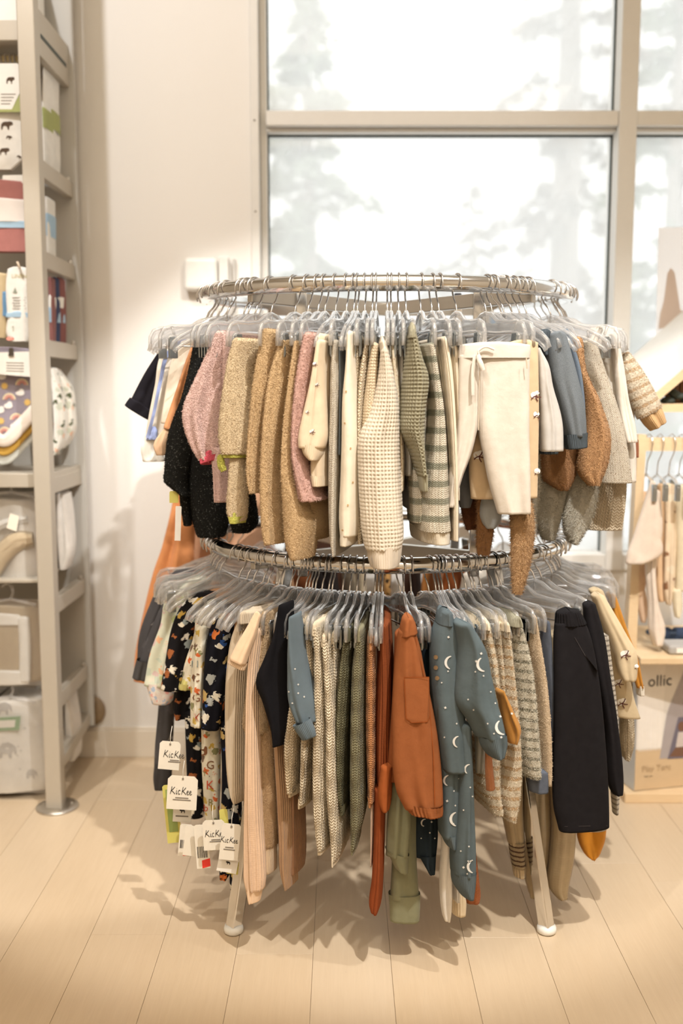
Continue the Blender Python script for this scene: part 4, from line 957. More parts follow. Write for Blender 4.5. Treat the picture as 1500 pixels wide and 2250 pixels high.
g = G('tee', 'black cotton top with pointed sleeve above the blue star sleeve', 'shirt', 'L', 612, 'top', short='black pointed sleeve top')
g.rows('sleeve', [(1336, 607, 617), (1400, 592, 622), (1450, 570, 624), (1505, 549, 623), (1545, 563, 622), (1600, 580, 618), (1642, 592, 608)], blk, dep=.03, dy=-.03, wr=.003)
starb = fab((102, 116, 124)); starr = fab((104, 118, 127), 'rib', .003); silver = simple('silver_print', (226, 224, 218), .6)
g = G('star_romper', 'dusty blue star sleeve sticking out among the cream knits', 'romper', 'L', 636, 'top', short='dusty blue star sleeve romper')
b_ = g.rows('sleeve', [(1362, 630, 640), (1420, 624, 650), (1480, 622, 662), (1550, 624, 680), (1592, 640, 687)], starb, dep=.03, dy=-.045, wr=.003); v1 = bvh(g.last['vf'])
g.spine('cuff', [(662, 1586, 44), (672, 1606, 42), (678, 1620, 36)], starr, dep=.6, dy=-.035, top=False)
for q in ((630, 1482), (655, 1504), (655, 1523), (668, 1531), (641, 1566), (642, 1545), (640, 1580), (648, 1470), (634, 1520)): decal('star_print', b_, v1, *sh_star(4, .5), *q, 2.6, silver)
def knits(lst, col, kind='knit', p=.008, dy=0.):
    for (label, short, hx, rows, name) in lst:
        g = G(name, label, 'pants' if 'pants' in name else 'sweater', 'L', hx, short=short)
        m = fab(col, kind, p); g.rows('leg' if 'pants' in name else 'body', rows, m, dep=.09, relief=(kind, p, .0024 if kind != 'rib' else .0014), nu=130, dy=dy, wr=.0025)
        r0 = rows[0]; g.rows('waistband', [(r0[0]-9, r0[1]+1, r0[2]-1), (r0[0]+16, r0[1]-1, r0[2]+1)], fab(tuple(min(255, c+4) for c in col), 'rib', .0036), dep=.085, dy=dy-.001, relief=('rib', .0042, .0008), nu=90)
        rb = rows[-1]; g.rows('cuff', [(rb[0]-14, rb[1]-1, rb[2]+1), (rb[0]+8, rb[1]+1, rb[2]-1)], fab(col, 'rib', .0036), dep=.06, dy=dy+.002, relief=('rib', .0042, .0008), nu=80, top=False)
knits([('cream chunky knit pants just under the blue star sleeve', 'first cream chunky knit', 652, [(1375, 642, 662), (1450, 643, 670), (1540, 622, 668), (1640, 611, 652), (1745, 624, 644)], 'knit_pants'),
       ('oatmeal chunky knit pants second from the blue star sleeve', 'second oatmeal chunky knit', 672, [(1378, 662, 682), (1450, 666, 690), (1560, 654, 690), (1650, 650, 680), (1770, 648, 668)], 'knit_pants')], (222, 204, 174))
knits([('broad cream chunky knit pants in the lower middle', 'broad cream chunky knit', 690, [(1382, 678, 702), (1450, 678, 712), (1560, 675, 718), (1700, 672, 718), (1800, 676, 718), (1872, 690, 712)], 'knit_pants'),
       ('longest cream chunky knit pants with thin ankle', 'longest cream chunky knit', 712, [(1408, 698, 724), (1500, 702, 734), (1600, 705, 740), (1750, 706, 744), (1850, 716, 744), (1898, 722, 737)], 'knit_pants')], (228, 212, 184), dy=-.012)
knits([('pale cream knit sweater left of the dark olive knit', 'pale cream knit', 734, [(1400, 722, 744), (1500, 724, 748), (1700, 726, 748), (1800, 728, 746)], 'knit_sweater')], (230, 216, 192), dy=.012)
knits([('dark olive chunky knit pants', 'dark olive chunky knit', 760, [(1396, 749, 772), (1460, 739, 768), (1560, 730, 766), (1650, 728, 763), (1760, 735, 759), (1786, 742, 756)], 'knit_pants')], (112, 108, 84), p=.007)
knits([('long olive green chunky knit pants', 'long olive chunky knit', 788, [(1396, 779, 799), (1460, 768, 801), (1560, 762, 800), (1700, 760, 799), (1800, 763, 796), (1872, 767, 779)], 'knit_pants')], (138, 132, 102), p=.007, dy=-.012)
knits([('rust brown rib knit sweater beside the long olive knit', 'rust rib knit', 814, [(1414, 802, 827), (1500, 800, 829), (1650, 800, 826), (1768, 803, 821)], 'knit_sweater')], (196, 138, 92), p=.006, dy=-.004)
rust = fab((136, 72, 40), 'rib', .007); rustd = fab((120, 62, 36))
g = G('rib_pants', 'dark rust ribbed pants with one long leg left of the orange pants', 'pants', 'L', 842, short='dark rust ribbed pants')
g.rows('body', [(1378, 828, 858), (1500, 826, 866), (1650, 822, 866), (1760, 826, 862)], rust, dep=.09, relief=('rib', .008, .0016), nu=110)
g.rows('leg', [(1740, 820, 848), (1850, 820, 843), (1950, 815, 839), (2000, 809, 834), (2012, 812, 830)], fab((148, 76, 42)), dep=.03, dy=.0, wr=.003)
g.rows('leg', [(1690, 836, 864), (1770, 832, 860), (1786, 838, 856)], fab((168, 92, 48)), dep=.02, dy=-.015)
g = G('tee', 'pale pink sliver of a shirt behind the dark rust pants', 'shirt', 'L', 828, 'top', short='pale pink shirt')
g.rows('body', [(1390, 816, 830), (1770, 810, 826), (1906, 811, 818)], fab((226, 196, 176)), dep=.06, dy=.02)
# --- orange pants
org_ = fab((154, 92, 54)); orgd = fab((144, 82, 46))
g = G('pants', 'burnt orange linen pants with patch pocket and gathered cuff', 'pants', 'L', 898, short='burnt orange linen pants', yaw=.35)
YO = 1.80
g.rows('leg', [(1392, 880, 916), (1430, 875, 928), (1480, 870, 938), (1540, 866, 951), (1620, 864, 966), (1700, 865, 975), (1750, 874, 978), (1782, 890, 978)], org_, Y=YO, dep=.028, wr=.004, nu=56, psi=.15); vf = bvh(g.last['vf']); lo = g.last['o']
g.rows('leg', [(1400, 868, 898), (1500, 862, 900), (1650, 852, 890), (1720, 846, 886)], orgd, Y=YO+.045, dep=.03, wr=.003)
g.rows('waistband', [(1366, 886, 910), (1378, 882, 914), (1400, 878, 918)], org_, Y=YO-.002, dep=.03, wr=.002, slant=.2)
g.rows('cuff', [(1776, 888, 980), (1787, 892, 980), (1799, 900, 979)], fab((154, 92, 54), 'rib', .007), Y=YO-.003, dep=.03, relief=('rib', .008, .0014), nu=100, top=False, slant=-.12)
pk = [(-28, -48), (26, -48), (28, 40), (22, 50), (-12, 52), (-24, 42)]
decal('pocket', lo, vf, *fan(pk), 916, 1536, 1.0, org_, lift=.0022)
for a, b in (((-28, -48), (26, -48)), ((26, -48), (28, 40)), ((28, 40), (22, 50)), ((22, 50), (-12, 52)), ((-12, 52), (-24, 42)), ((-24, 42), (-28, -48))):
    decal('pocket_stitching', lo, vf, *sh_line([a, ((a[0]+b[0])/2, (a[1]+b[1])/2), b], 1.8), 916, 1536, 1.0, fab((150, 78, 36)), lift=.0030)
decal('side_seam', lo, vf, *sh_line([(912, 1400), (928, 1470), (944, 1560), (952, 1660), (955, 1770)], 2.0), 0, 0, 1, fab((156, 82, 38)), lift=.0025)
# --- sage, navy, moon romper
sage = fab((140, 140, 112))
g = G('pants', 'sage green cotton pants reaching nearly to the floor', 'pants', 'L', 902, short='sage green pants')
g.rows('leg', [(1420, 880, 906), (1600, 864, 912), (1750, 856, 908), (1830, 850, 907), (1886, 847, 902)], sage, Y=1.86, dep=.02, wr=.004)
g.rows('cuff', [(1880, 846, 902), (1920, 868, 900)], sage, Y=1.858, dep=.02, wr=.002, top=False, slant=-.3)
g.rows('leg', [(1430, 884, 908), (1600, 872, 914), (1760, 862, 922), (1900, 856, 920), (1980, 852, 925)], sage, Y=1.89, dep=.02, wr=.004)
g.rows('cuff', [(1972, 852, 926), (2031, 855, 922)], sage, Y=1.888, dep=.02, wr=.002, top=False)
moonb = fab((94, 106, 110)); moonr = fab((98, 110, 115), 'rib', .003); navy = fab((44, 54, 62))
g = G('romper', 'dark navy star pants leg behind the sage green pants', 'pants', 'L', 928, short='dark navy star pants')
b_ = g.rows('leg', [(1420, 926, 950), (1600, 912, 968), (1790, 913, 966), (1850, 912, 966), (1890, 920, 962)], navy, Y=1.90, dep=.02, wr=.004); v1 = bvh(g.last['vf'])
g.rows('cuff', [(1884, 920, 962), (1924, 942, 958)], navy, Y=1.898, dep=.018, top=False)
for q in ((948, 1806, 3), (944, 1830, 2.4), (930, 1815, 2.2), (955, 1842, 2.4), (925, 1842, 2)): decal('star_print', b_, v1, *sh_star(4, .5), *q, silver)
decal('moon_print', b_, v1, *sh_moon(), 933, 1808, 9, silver, .4)
g = G('moon_romper', 'slate blue romper with crescent moons and stars', 'romper', 'L', 985, 'top', short='crescent moon romper', yaw=.25)
YM = 1.80
tb = g.rows('body', [(1372, 972, 1006), (1400, 960, 1022), (1480, 955, 1030), (1600, 960, 1034), (1700, 970, 1038)], moonb, Y=YM+.02, dep=.035, wr=.004, nu=50); vt = bvh(g.last['vf'])
g.rows('collar', [(1352, 976, 1000), (1378, 970, 1006)], moonr, Y=YM+.018, dep=.036, wr=.001)
sv = g.rows('sleeve', [(1378, 1014, 1046), (1430, 1024, 1076), (1500, 1022, 1090), (1555, 1022, 1102), (1590, 1044, 1112), (1630, 1064, 1121)], moonb, Y=YM-.015, dep=.03, wr=.005, nu=50); vs_ = bvh(g.last['vf'])
g.rows('cuff', [(1624, 1070, 1124), (1648, 1078, 1124), (1670, 1092, 1116)], moonr, Y=YM-.017, dep=.028, relief=('rib', .0036, .0005), nu=70, top=False, slant=.2)
l1 = g.rows('leg', [(1600, 962, 1020), (1700, 970, 1018), (1800, 972, 1016), (1846, 974, 1012)], moonb, Y=YM+.03, dep=.03, wr=.003); w1 = bvh(g.last['vf'])
g.rows('cuff', [(1840, 974, 1013), (1869, 988, 1008)], moonr, Y=YM+.029, dep=.028, top=False)
l2 = g.rows('leg', [(1600, 1008, 1044), (1700, 1016, 1047), (1800, 1011, 1051), (1900, 1002, 1056), (1932, 1004, 1056)], moonb, Y=YM+.02, dep=.03, wr=.003); w2 = bvh(g.last['vf'])
g.rows('cuff', [(1926, 1004, 1057), (1955, 1008, 1056), (1980, 1024, 1050)], moonr, Y=YM+.019, dep=.028, top=False)
for t_, v_, px, py, s, r in ((tb, vt, 991, 1456, 15, .1), (sv, vs_, 1062, 1460, 16, -.25), (sv, vs_, 1104, 1598, 17, -.35), (l1, w1, 1003, 1700, 13, 3.0), (l1, w1, 985, 1715, 12, .1), (l1, w1, 1003, 1800, 16, .0), (l2, w2, 1040, 1904, 15, .0), (tb, vt, 1007, 1630, 13, .1), (l2, w2, 1030, 1690, 11, .3)):
    decal('moon_print', t_, v_, *sh_moon(), px, py, s, silver, r, lift=.0014)
for t_, v_, pts in ((tb, vt, ((1008, 1378), (980, 1462), (984, 1475), (1012, 1512), (1008, 1525), (1016, 1535), (978, 1555), (970, 1500), (1003, 1590), (985, 1400), (976, 1620), (1018, 1470))),
                    (sv, vs_, ((1057, 1436), (1044, 1476), (1062, 1485), (1046, 1453), (1028, 1537), (1078, 1520), (1099, 1574), (1071, 1590), (1085, 1612), (1101, 1620), (1088, 1545), (1040, 1560))),
                    (l1, w1, ((1002, 1640), (997, 1738), (996, 1810), (1012, 1798), (1013, 1852), (990, 1680), (982, 1760), (1000, 1770))),
                    (l2, w2, ((1026, 1585), (1033, 1730), (1038, 1750), (1018, 1906), (1026, 1920), (1018, 1780), (1045, 1818), (1030, 1860), (1012, 1870), (1040, 1680), (1028, 1892)))):
    for i, q in enumerate(pts): decal('star_print', t_, v_, *sh_star(4, .55), *q, 3.4 if i % 3 == 0 else 2.4, silver, .3, lift=.0014)
for q in ((957, 1444), (957, 1467), (960, 1490)): decal('button', tb, vt, *sh_circle(10), *q, 5, simple('wood_button', (150, 126, 92), .5), lift=.003)
g = G('moon_romper', 'second slate blue romper edge behind the crescent moon romper', 'romper', 'L', 1020, 'top', short='second slate blue romper')
g.rows('sleeve', [(1362, 1006, 1040), (1400, 1030, 1072), (1500, 1062, 1097), (1600, 1090, 1120)], moonb, dy=.02, dep=.05)
g = G('footed_pants', 'white footed pants hanging below the moon romper', 'pants', 'L', 1005, short='white footed pants')
wjer = fab((232, 226, 216))
g.rows('leg', [(1400, 984, 1010), (1700, 976, 1004), (1860, 977, 1001), (1950, 971, 1001), (2005, 973, 998), (2026, 978, 992)], wjer, Y=1.87, dep=.02, wr=.003)
g.rows('leg', [(1400, 1000, 1020), (1700, 998, 1020), (1950, 1000, 1014), (1985, 1002, 1012)], wjer, Y=1.89, dep=.018, wr=.003)
g = G('bootie_pants', 'cream knit bootie leg beside the white footed pants', 'pants', 'L', 1012, short='cream knit bootie pants')
g.rows('leg', [(1410, 1012, 1030), (1800, 1006, 1024), (1955, 1006, 1022), (1985, 1000, 1031), (2016, 1001, 1030)], fab((226, 206, 172), 'rib', .005), Y=1.92, dep=.02)
g = G('bootie_pants', 'rust knit bootie tip behind the moon romper ankle', 'pants', 'L', 1030, short='rust bootie pants')
g.rows('leg', [(1410, 1020, 1044), (1800, 1022, 1044), (1940, 1030, 1058), (1975, 1022, 1062), (1988, 1026, 1058)], fab((176, 102, 56), 'knit', .005), Y=1.95, dep=.02)
# --- striped fuzzies on the right
cst = fab((236, 222, 196), 'fuzzystripe', .0205, (196, 154, 102)); sst = fab((226, 218, 198), 'fuzzystripe', .0200, (104, 102, 82))
for lab, sh_, hx, rows, dy in (('first cream striped fuzzy sweater right of the moon romper', 'first cream striped fuzzy', 1070, [(1380, 1052, 1088), (1440, 1064, 1100), (1520, 1078, 1108), (1650, 1066, 1118), (1720, 1060, 1118), (1792, 1086, 1114)], .0),
                           ('middle cream striped fuzzy sweater of the three', 'middle cream striped fuzzy', 1096, [(1382, 1086, 1108), (1460, 1094, 1116), (1530, 1099, 1120), (1600, 1102, 1124), (1690, 1098, 1130)], .006),
                           ('widest cream striped fuzzy sweater of the three beside the sage striped one', 'widest cream striped fuzzy', 1116, [(1384, 1104, 1130), (1450, 1112, 1138), (1550, 1119, 1149), (1620, 1122, 1154), (1700, 1110, 1159), (1760, 1102, 1156), (1808, 1118, 1140)], -.01)):
    g = G('striped_sweater', lab, 'sweater', 'L', hx, short=sh_); g.rows('body', rows, cst, dep=.06, fuzz=FZ, dy=dy, wr=.003)
    r0 = rows[0]; g.rows('waistband', [(r0[0]-10, r0[1]+2, r0[2]-2), (r0[0]+6, r0[1], r0[2])], fab((232, 216, 188), 'rib', .004), dep=.06, dy=dy)
g = G('cardigan', 'rust edged grey cardigan end below the moon sleeve', 'sweater', 'L', 1046, 'top', short='rust edged grey cardigan')
g.rows('body', [(1560, 1042, 1072), (1650, 1044, 1076), (1700, 1046, 1066)], fab((150, 144, 130)), Y=1.86, dep=.02, face=True)
g.spine('sleeve', [(1072, 1640, 14), (1074, 1690, 18), (1078, 1735, 20)], fab((196, 128, 84), 'knit', .004), Y=1.845, dep=.7)
g = G('tee', 'mustard sleeve poking out between the cream and sage stripes', 'shirt', 'L', 1126, 'top', short='mustard sleeved shirt')
b_ = g.rows('sleeve', [(1525, 1102, 1114), (1570, 1112, 1136), (1612, 1122, 1153), (1636, 1127, 1142)], fab((184, 130, 64)), dep=.015, dy=-.05, wr=.003); decal('star_print', b_, bvh(g.last['vf']), *sh_star(5, .5), 1124, 1568, 3.5, silver)
g = G('striped_sweater', 'sage and cream striped fuzzy sweater', 'sweater', 'L', 1145, short='sage striped fuzzy')
g.rows('sleeve', [(1374, 1131, 1154), (1410, 1130, 1168), (1500, 1144, 1187), (1600, 1150, 1199), (1680, 1158, 1205), (1713, 1164, 1204)], sst, dep=.05, fuzz=FZ, dy=-.015, wr=.003)
g.rows('neck_rib', [(1362, 1134, 1152), (1380, 1131, 1156)], fab((160, 156, 136), 'rib', .004), dep=.05, dy=-.015)
g = G('fur_vest', 'cream fur vest between the sage stripes and the denim', 'vest', 'L', 1178, short='cream fur vest')
g.rows('body', [(1358, 1162, 1190), (1420, 1170, 1202), (1500, 1184, 1214), (1600, 1194, 1221), (1700, 1201, 1220), (1729, 1205, 1216)], fab((222, 198, 166), 'fuzzy'), dep=.06, fuzz=FS, dy=-.005)
g = G('jeans', 'blue denim jeans edge left of the black jeans', 'pants', 'L', 1206, short='blue denim jeans')
dn = fab((88, 94, 106), 'denim')
g.rows('leg', [(1370, 1192, 1220), (1450, 1203, 1224), (1600, 1210, 1226), (1720, 1212, 1226)], dn, dep=.07, dy=-.002)
g.rows('hem', [(1700, 1160, 1208), (1745, 1164, 1206)], dn, Y=1.92, dep=.02, face=True, slant=-.15)
bden = fab((26, 24, 26), 'denim'); seamb = fab((60, 56, 56))
g = G('black_jeans', 'black denim pants facing forward with slant pocket', 'pants', 'L', None)
hanger('L', theta_at(1200, RR), 'clip', 'clear clip hanger turned forward with the black denim pants', HN['L'], math.radians(-48))
b_ = g.rows('leg', [(1372, 1222, 1292), (1400, 1219, 1304), (1500, 1219, 1326), (1600, 1217, 1338), (1700, 1212, 1345), (1780, 1214, 1348), (1829, 1226, 1348)], bden, Y=1.93, dep=.022, face=True, wr=.003, nu=50, psi=.2, expo=2.8); v1 = bvh(g.last['vf'])
g.rows('waistband', [(1350, 1226, 1280), (1378, 1221, 1294)], fab((30, 28, 30), 'rib', .006), Y=1.928, dep=.024, face=True, psi=.2, relief=('rib', .007, .0010), nu=90)
for pts in ([(1262, 1400), (1285, 1440), (1312, 1475)], [(1318, 1440), (1328, 1560), (1338, 1700), (1342, 1815)], [(1240, 1816), (1290, 1815), (1334, 1814)]): decal('seam', b_, v1, *sh_line(pts, 1.6), 0, 0, 1, seamb, lift=.0016)
g = G('black_jeans', 'second black denim pants half hidden behind the front black pair', 'pants', 'L', 1300, short='second black denim pants')
g.rows('leg', [(1332, 1284, 1314), (1400, 1290, 1334), (1500, 1312, 1348), (1600, 1330, 1361), (1740, 1344, 1372), (1750, 1350, 1370)], bden, Y=2.0, dep=.02, face=True, psi=.2)
g = G('cotton_tee', 'tan tee with cotton boll print at the right of the lower ring', 'shirt', 'L', 1318, 'top', short='boll printed tan tee')
b_ = g.rows('body', [(1300, 1296, 1330), (1400, 1330, 1372), (1480, 1344, 1390), (1540, 1352, 1400), (1580, 1358, 1412)], fab((204, 184, 150)), Y=2.12, dep=.016, face=True, wr=.004, slant=-.1); v1 = g.last['vf']
b2 = g.rows('sleeve', [(1312, 1302, 1330), (1350, 1316, 1352), (1400, 1338, 1380), (1440, 1352, 1402), (1488, 1364, 1404), (1498, 1370, 1402)], fab((214, 194, 160)), Y=2.08, dep=.018, face=True, wr=.003); v2 = g.last['vf']
boll(b2, v2, 1370, 1437, 8); boll(b2, v2, 1398, 1464, 5); boll(b_, v1, 1363, 1543, 8); boll(b_, v1, 1356, 1500, 7)
g = G('tee', 'mustard top edge behind the boll printed tan tee', 'shirt', 'L', 1340, 'top', short='mustard top')
g.rows('sleeve', [(1310, 1332, 1356), (1400, 1360, 1388), (1450, 1380, 1407), (1512, 1400, 1418)], fab((196, 136, 56)), Y=2.16, dep=.015, face=True)
g.rows('cuff', [(1508, 1402, 1417), (1530, 1404, 1417)], fab((232, 224, 210)), Y=2.159, dep=.014, face=True, top=False)
g = G('knit_sweater', 'chunky cream knit hanging below the boll printed tan tee', 'sweater', 'L', 1352, short='chunky cream knit at the right')
g.rows('body', [(1360, 1334, 1366), (1470, 1356, 1390), (1575, 1366, 1396), (1640, 1366, 1397), (1673, 1374, 1388)], fab((214, 196, 166), 'knit', .008), Y=2.18, dep=.02, face=True, relief=('knit', .009, .0018), nu=90)
g = G('striped_pants', 'grey striped leg below the second black denim pants', 'pants', 'L', 1330, short='grey striped pants')
g.rows('leg', [(1400, 1310, 1340), (1600, 1338, 1362), (1745, 1346, 1364), (1792, 1350, 1361)], fab((222, 212, 196), 'stripe', .011, (150, 140, 126)), Y=2.05, dep=.015, face=True)
gk = fab((184, 164, 132), 'rib', .0085)
g = G('rib_pants', 'oatmeal ribbed knit pants hanging low behind the right chrome leg', 'pants', 'L', 1175, short='low oatmeal ribbed pants')
GK = dict(relief=('rib', .0085, .0016), nu=90)
g.rows('leg', [(1400, 1120, 1150), (1640, 1110, 1150), (1790, 1106, 1152), (1860, 1119, 1158)], gk, Y=2.02, dep=.025, face=True, **GK)
g.rows('patterned_band', [(1855, 1119, 1158), (1912, 1130, 1160)], fab((176, 156, 124), 'stripe', .0105, (84, 60, 42)), Y=2.018, dep=.025, face=True, top=False)
g.rows('cuff', [(1908, 1130, 1160), (1932, 1134, 1158)], gk, Y=2.02, dep=.024, face=True, top=False)
g.rows('leg', [(1400, 1168, 1206), (1650, 1158, 1212), (1740, 1158, 1214), (1850, 1158, 1214), (1940, 1155, 1200), (1976, 1166, 1182)], gk, Y=2.08, dep=.025, face=True, **GK)
g.rows('leg', [(1400, 1206, 1246), (1700, 1207, 1268), (1830, 1212, 1269), (1900, 1207, 1264), (1960, 1207, 1252), (1979, 1224, 1249)], gk, Y=2.06, dep=.025, face=True, **GK)
g = G('footed_pants', 'mustard toed pants foot showing below the black denim pants', 'pants', 'L', 1260, short='mustard toed pants')
g.rows('leg', [(1400, 1256, 1300), (1600, 1262, 1330), (1700, 1268, 1342), (1800, 1270, 1342), (1832, 1270, 1338)], fab((232, 222, 200)), Y=2.10, dep=.02, face=True)
g.rows('toe', [(1829, 1270, 1338), (1850, 1272, 1336), (1872, 1280, 1328), (1888, 1292, 1318), (1892, 1300, 1310)], fab((206, 138, 46)), Y=2.098, dep=.021, face=True, top=False)
brn = fab((176, 140, 106), 'rib', .005)
g = G('rib_pants', 'light brown ribbed pants with long thin leg behind the tan terry set', 'pants', 'L', 600, short='light brown ribbed pants')
g.rows('leg', [(1390, 598, 618), (1480, 596, 620), (1645, 597, 622), (1750, 600, 631), (1850, 605, 633), (1915, 608, 631), (1958, 621, 629)], brn, dep=.03, dy=.02, relief=('rib', .0055, .0008), nu=80)
g = G('rib_pants', 'darker brown ribbed pants leg left of the cream chunky knits', 'pants', 'L', 628, short='darker brown ribbed pants')
g.rows('leg', [(1390, 628, 648), (1560, 622, 652), (1750, 628, 650), (1900, 631, 652), (1924, 636, 648)], fab((150, 112, 82), 'rib', .005), dep=.03, dy=.05, relief=('rib', .0055, .0008), nu=80)
# --- dark shapes deeper in the lower ring, seen between the tiers
leo = fab((196, 150, 92), 'print', .016, ((30, 24, 20), (40, 30, 24), (26, 22, 20)))
back = [(-150, (40, 34, 32), 'plain', 'shirt', 'black top hanging at the back left of the lower ring'), (-168, (208, 190, 160), 'fuzzy', 'sweater', 'cream plush sweater hanging at the back of the lower ring'),
        (178, None, 'leo', 'dress', 'leopard print dress hanging at the back of the lower ring'), (166, (60, 40, 30), 'plain', 'dress', 'dark brown dress at the back of the lower ring'), (155, (190, 128, 70), 'plain', 'shirt', 'caramel satin shirt at the back right of the lower ring'),
        (142, (170, 96, 52), 'plain', 'shirt', 'rust satin shirt at the back right of the lower ring'), (128, (232, 222, 208), 'plain', 'shirt', 'white shirt at the back right of the lower ring'), (112, (190, 184, 176), 'plain', 'shirt', 'light grey shirt at the right rear of the lower ring'),
        (98, (214, 208, 200), 'plain', 'shirt', 'pale grey jersey top at the right side of the lower ring'), (-132, (120, 70, 40), 'plain', 'dress', 'brown dress at the back left of the lower ring'), (-116, (206, 160, 120), 'plain', 'shirt', 'apricot top at the left rear of the lower ring')]
for deg, colr, kd, cat, lab in back:
    a = math.radians(deg); rad = np.array([math.sin(a), -math.cos(a), 0]); tn = np.array([math.cos(a), math.sin(a), 0]); c0 = np.array([CX, DY, 0])+rad*(RR-.01); zt = ZL-.105
    t = thing({'shirt': 'tee', 'sweater': 'knit_sweater', 'dress': 'dress'}[cat], lab, cat, tuple(c0+np.array([0, 0, zt-.42])), LG)
    m = leo if kd == 'leo' else fab(colr, kd)
    n = 30; zz = np.linspace(0, 1, n); C = np.array([c0+np.array([0, 0, zt-.42*q]) for q in zz]); wdt = .075+.045*np.minimum(1, zz*6)+.02*zz
    tube_grid(C, rad[None]*wdt[:, None], tn[None]*(.012+.012*zz)[:, None], m, 'body', t, .004, int(deg)+400, nu=40)
    for sgn in (-1, 1):
        C2 = np.array([c0+rad*sgn*(.115+.035*math.sin(q*1.6))+np.array([0, 0, zt-.02-.24*q])+tn*.01*sgn for q in zz[::2]])
        tube_grid(C2, np.repeat(rad[None]*.034, len(C2), 0), np.repeat(tn[None]*.012, len(C2), 0), m, 'sleeve', t, .003, int(deg)+800+sgn, nu=24)
    hanger('L', a, 'top', 'clear plastic hanger on the lower ring under the '+lab.split(' hanging')[0].split(' at the')[0], HN['L'])
# spare hangers crowding the rings
ORD = ('first', 'second', 'third', 'fourth', 'fifth', 'sixth')
for tier, degs in (('U', (-86, -80, -75, -69, -62, -56, 82, 77, 72, 67, 62)), ('L', (-88, -83, -78, -73, -68, -64, 88, 82, 75, 70, 65, 60))):
    cnt = {}
    for i, d in enumerate(degs):
        nm = ('upper', 'lower')[tier == 'L']; sd = 'left' if d < 0 else 'right'; cnt[sd] = cnt.get(sd, -1)+1; kd = ('clip', 'top')[i % 2]
        hanger(tier, math.radians(d), kd, 'bare clear %s hanger, %s in from the %s end of the %s ring' % (('clip', 'shirt')[i % 2], ORD[cnt[sd]], sd, nm), 'bare hangers crowded at the ends of the rings', random.uniform(-.12, .12))
# --- paper swing tags on the print rompers
def brand_tag(label, px, py, w, h, Y, rot, text=True, mat='card', sc=21, tx=0):
    t, pt = swing_tag(label, px, py, w, h, M[mat], Y, rot)
    ca, sa = math.cos(rot), math.sin(rot)
    if text:
        v, f = script_kickee()
        mesh_obj('lettering', [pt(x*sc*.62+tx, y*sc*.85-h*.06, -.0006) for x, y in v], f, M['ink'], t, smooth=False)
        for k, ww in ((.14, .44), (.2, .6)): mesh_obj('small_print', [pt(x, y, -.0006) for x, y in ((-w*ww/2+tx, h*k), (w*ww/2+tx, h*k), (w*ww/2+tx, h*k+2.2), (-w*ww/2+tx, h*k+2.2))], [(0, 1, 2, 3)], M['greyink'], t, smooth=False)
    MB().tube([pt(0, -h/2+6, -.001), pt(-1, -h/2-14, .004), pt(1, -h/2-34, .012)], .0007, 5).build('string', M['thread'], t, True)
    MB().lathe(pt(0, -h/2+6), [(.0022, -.0012), (.0022, .001)], 10, axis=1).build('eyelet', M['greyink'], t)
    return t, pt
brand_tag('KicKee swing tag highest of the paper tags below the black print romper', 372, 1660, 46, 62, 2.06, .08, True, sc=19, tx=12)
t, pt = brand_tag('large KicKee swing tag in front of the yellow card', 400, 1742, 66, 74, 2.02, .06, True, sc=20)
t, pt = swing_tag('tall yellow card behind the large KicKee tag', 378, 1788, 32, 128, M['yellowcard'], 2.05, -.10)
mesh_obj('green_frame', [pt(x, y, -.0006) for x, y in ((-10, -54), (10, -54), (10, 40), (-10, 40))], [(0, 1, 2, 3)], M['greenink'], t, smooth=False)
t, pt = swing_tag('cream tag with bear stamp under the large KicKee tag', 400, 1786, 40, 40, M['cardwhite'], 2.045, .05)
mesh_obj('bear_stamp', [pt(x*6, y*6-4, -.0006) for x, y in BEAR], [list(range(len(BEAR)))], M['ink'], t, smooth=False)
mesh_obj('small_print', [pt(x, y, -.0006) for x, y in ((-14, 6), (14, 6), (14, 9), (-14, 9))], [(0, 1, 2, 3)], M['greyink'], t, smooth=False)
def barcode(label, px, py, w, h, Y, rot, red):
    t, pt = swing_tag(label, px, py, w, h, M['card'], Y, rot); x = -w*.38; rg = random.Random(px)
    while x < w*.34:
        ww = rg.choice((1.0, 1.6, 2.2)); mesh_obj('barcode_bar', [pt(a, b, -.0006) for a, b in ((x, 0), (x+ww, 0), (x+ww, h*.26), (x, h*.26))], [(0, 1, 2, 3)], M['ink'], t, smooth=False); x += ww+rg.choice((1.2, 1.8))
    if red: mesh_obj('red_sticker', [pt(a, b, -.0008) for a, b in ((-w*.1, h*.32), (w*.5, h*.28), (w*.5, h*.46), (-w*.1, h*.5))], [(0, 1, 2, 3)], M['redink'], t, smooth=False)
barcode('barcode tag with red dot left of the lower paper tags', 407, 1846, 28, 70, 2.035, .08, True)
barcode('barcode tag with red sticker hanging lowest among the paper tags', 444, 1860, 30, 96, 1.985, -.08, True)
swing_tag('plain cream tag left of the lower barcode tag', 424, 1848, 40, 66, M['card'], 2.0, .10)
brand_tag('KicKee swing tag in the middle of the lower cluster', 470, 1835, 48, 66, 1.965, -.05, True, sc=18, tx=4)
brand_tag('KicKee swing tag rightmost of the lower cluster', 505, 1850, 42, 80, 1.94, .10, True, sc=16)
t, pt = swing_tag('cream tag with bear stamp below the rightmost KicKee tag', 500, 1900, 44, 34, M['cardwhite'], 1.95, .2)
mesh_obj('bear_stamp', [pt(x*5, y*5-4, -.0006) for x, y in BEAR], [list(range(len(BEAR)))], M['ink'], t, smooth=False)
swing_tag('yellow card corner under the rightmost KicKee tag', 512, 1906, 24, 30, M['yellowcard'], 1.955, .1)
swing_tag('upright yellow card above the rightmost KicKee tag', 492, 1800, 18, 44, M['yellowcard'], 1.97, -.1)
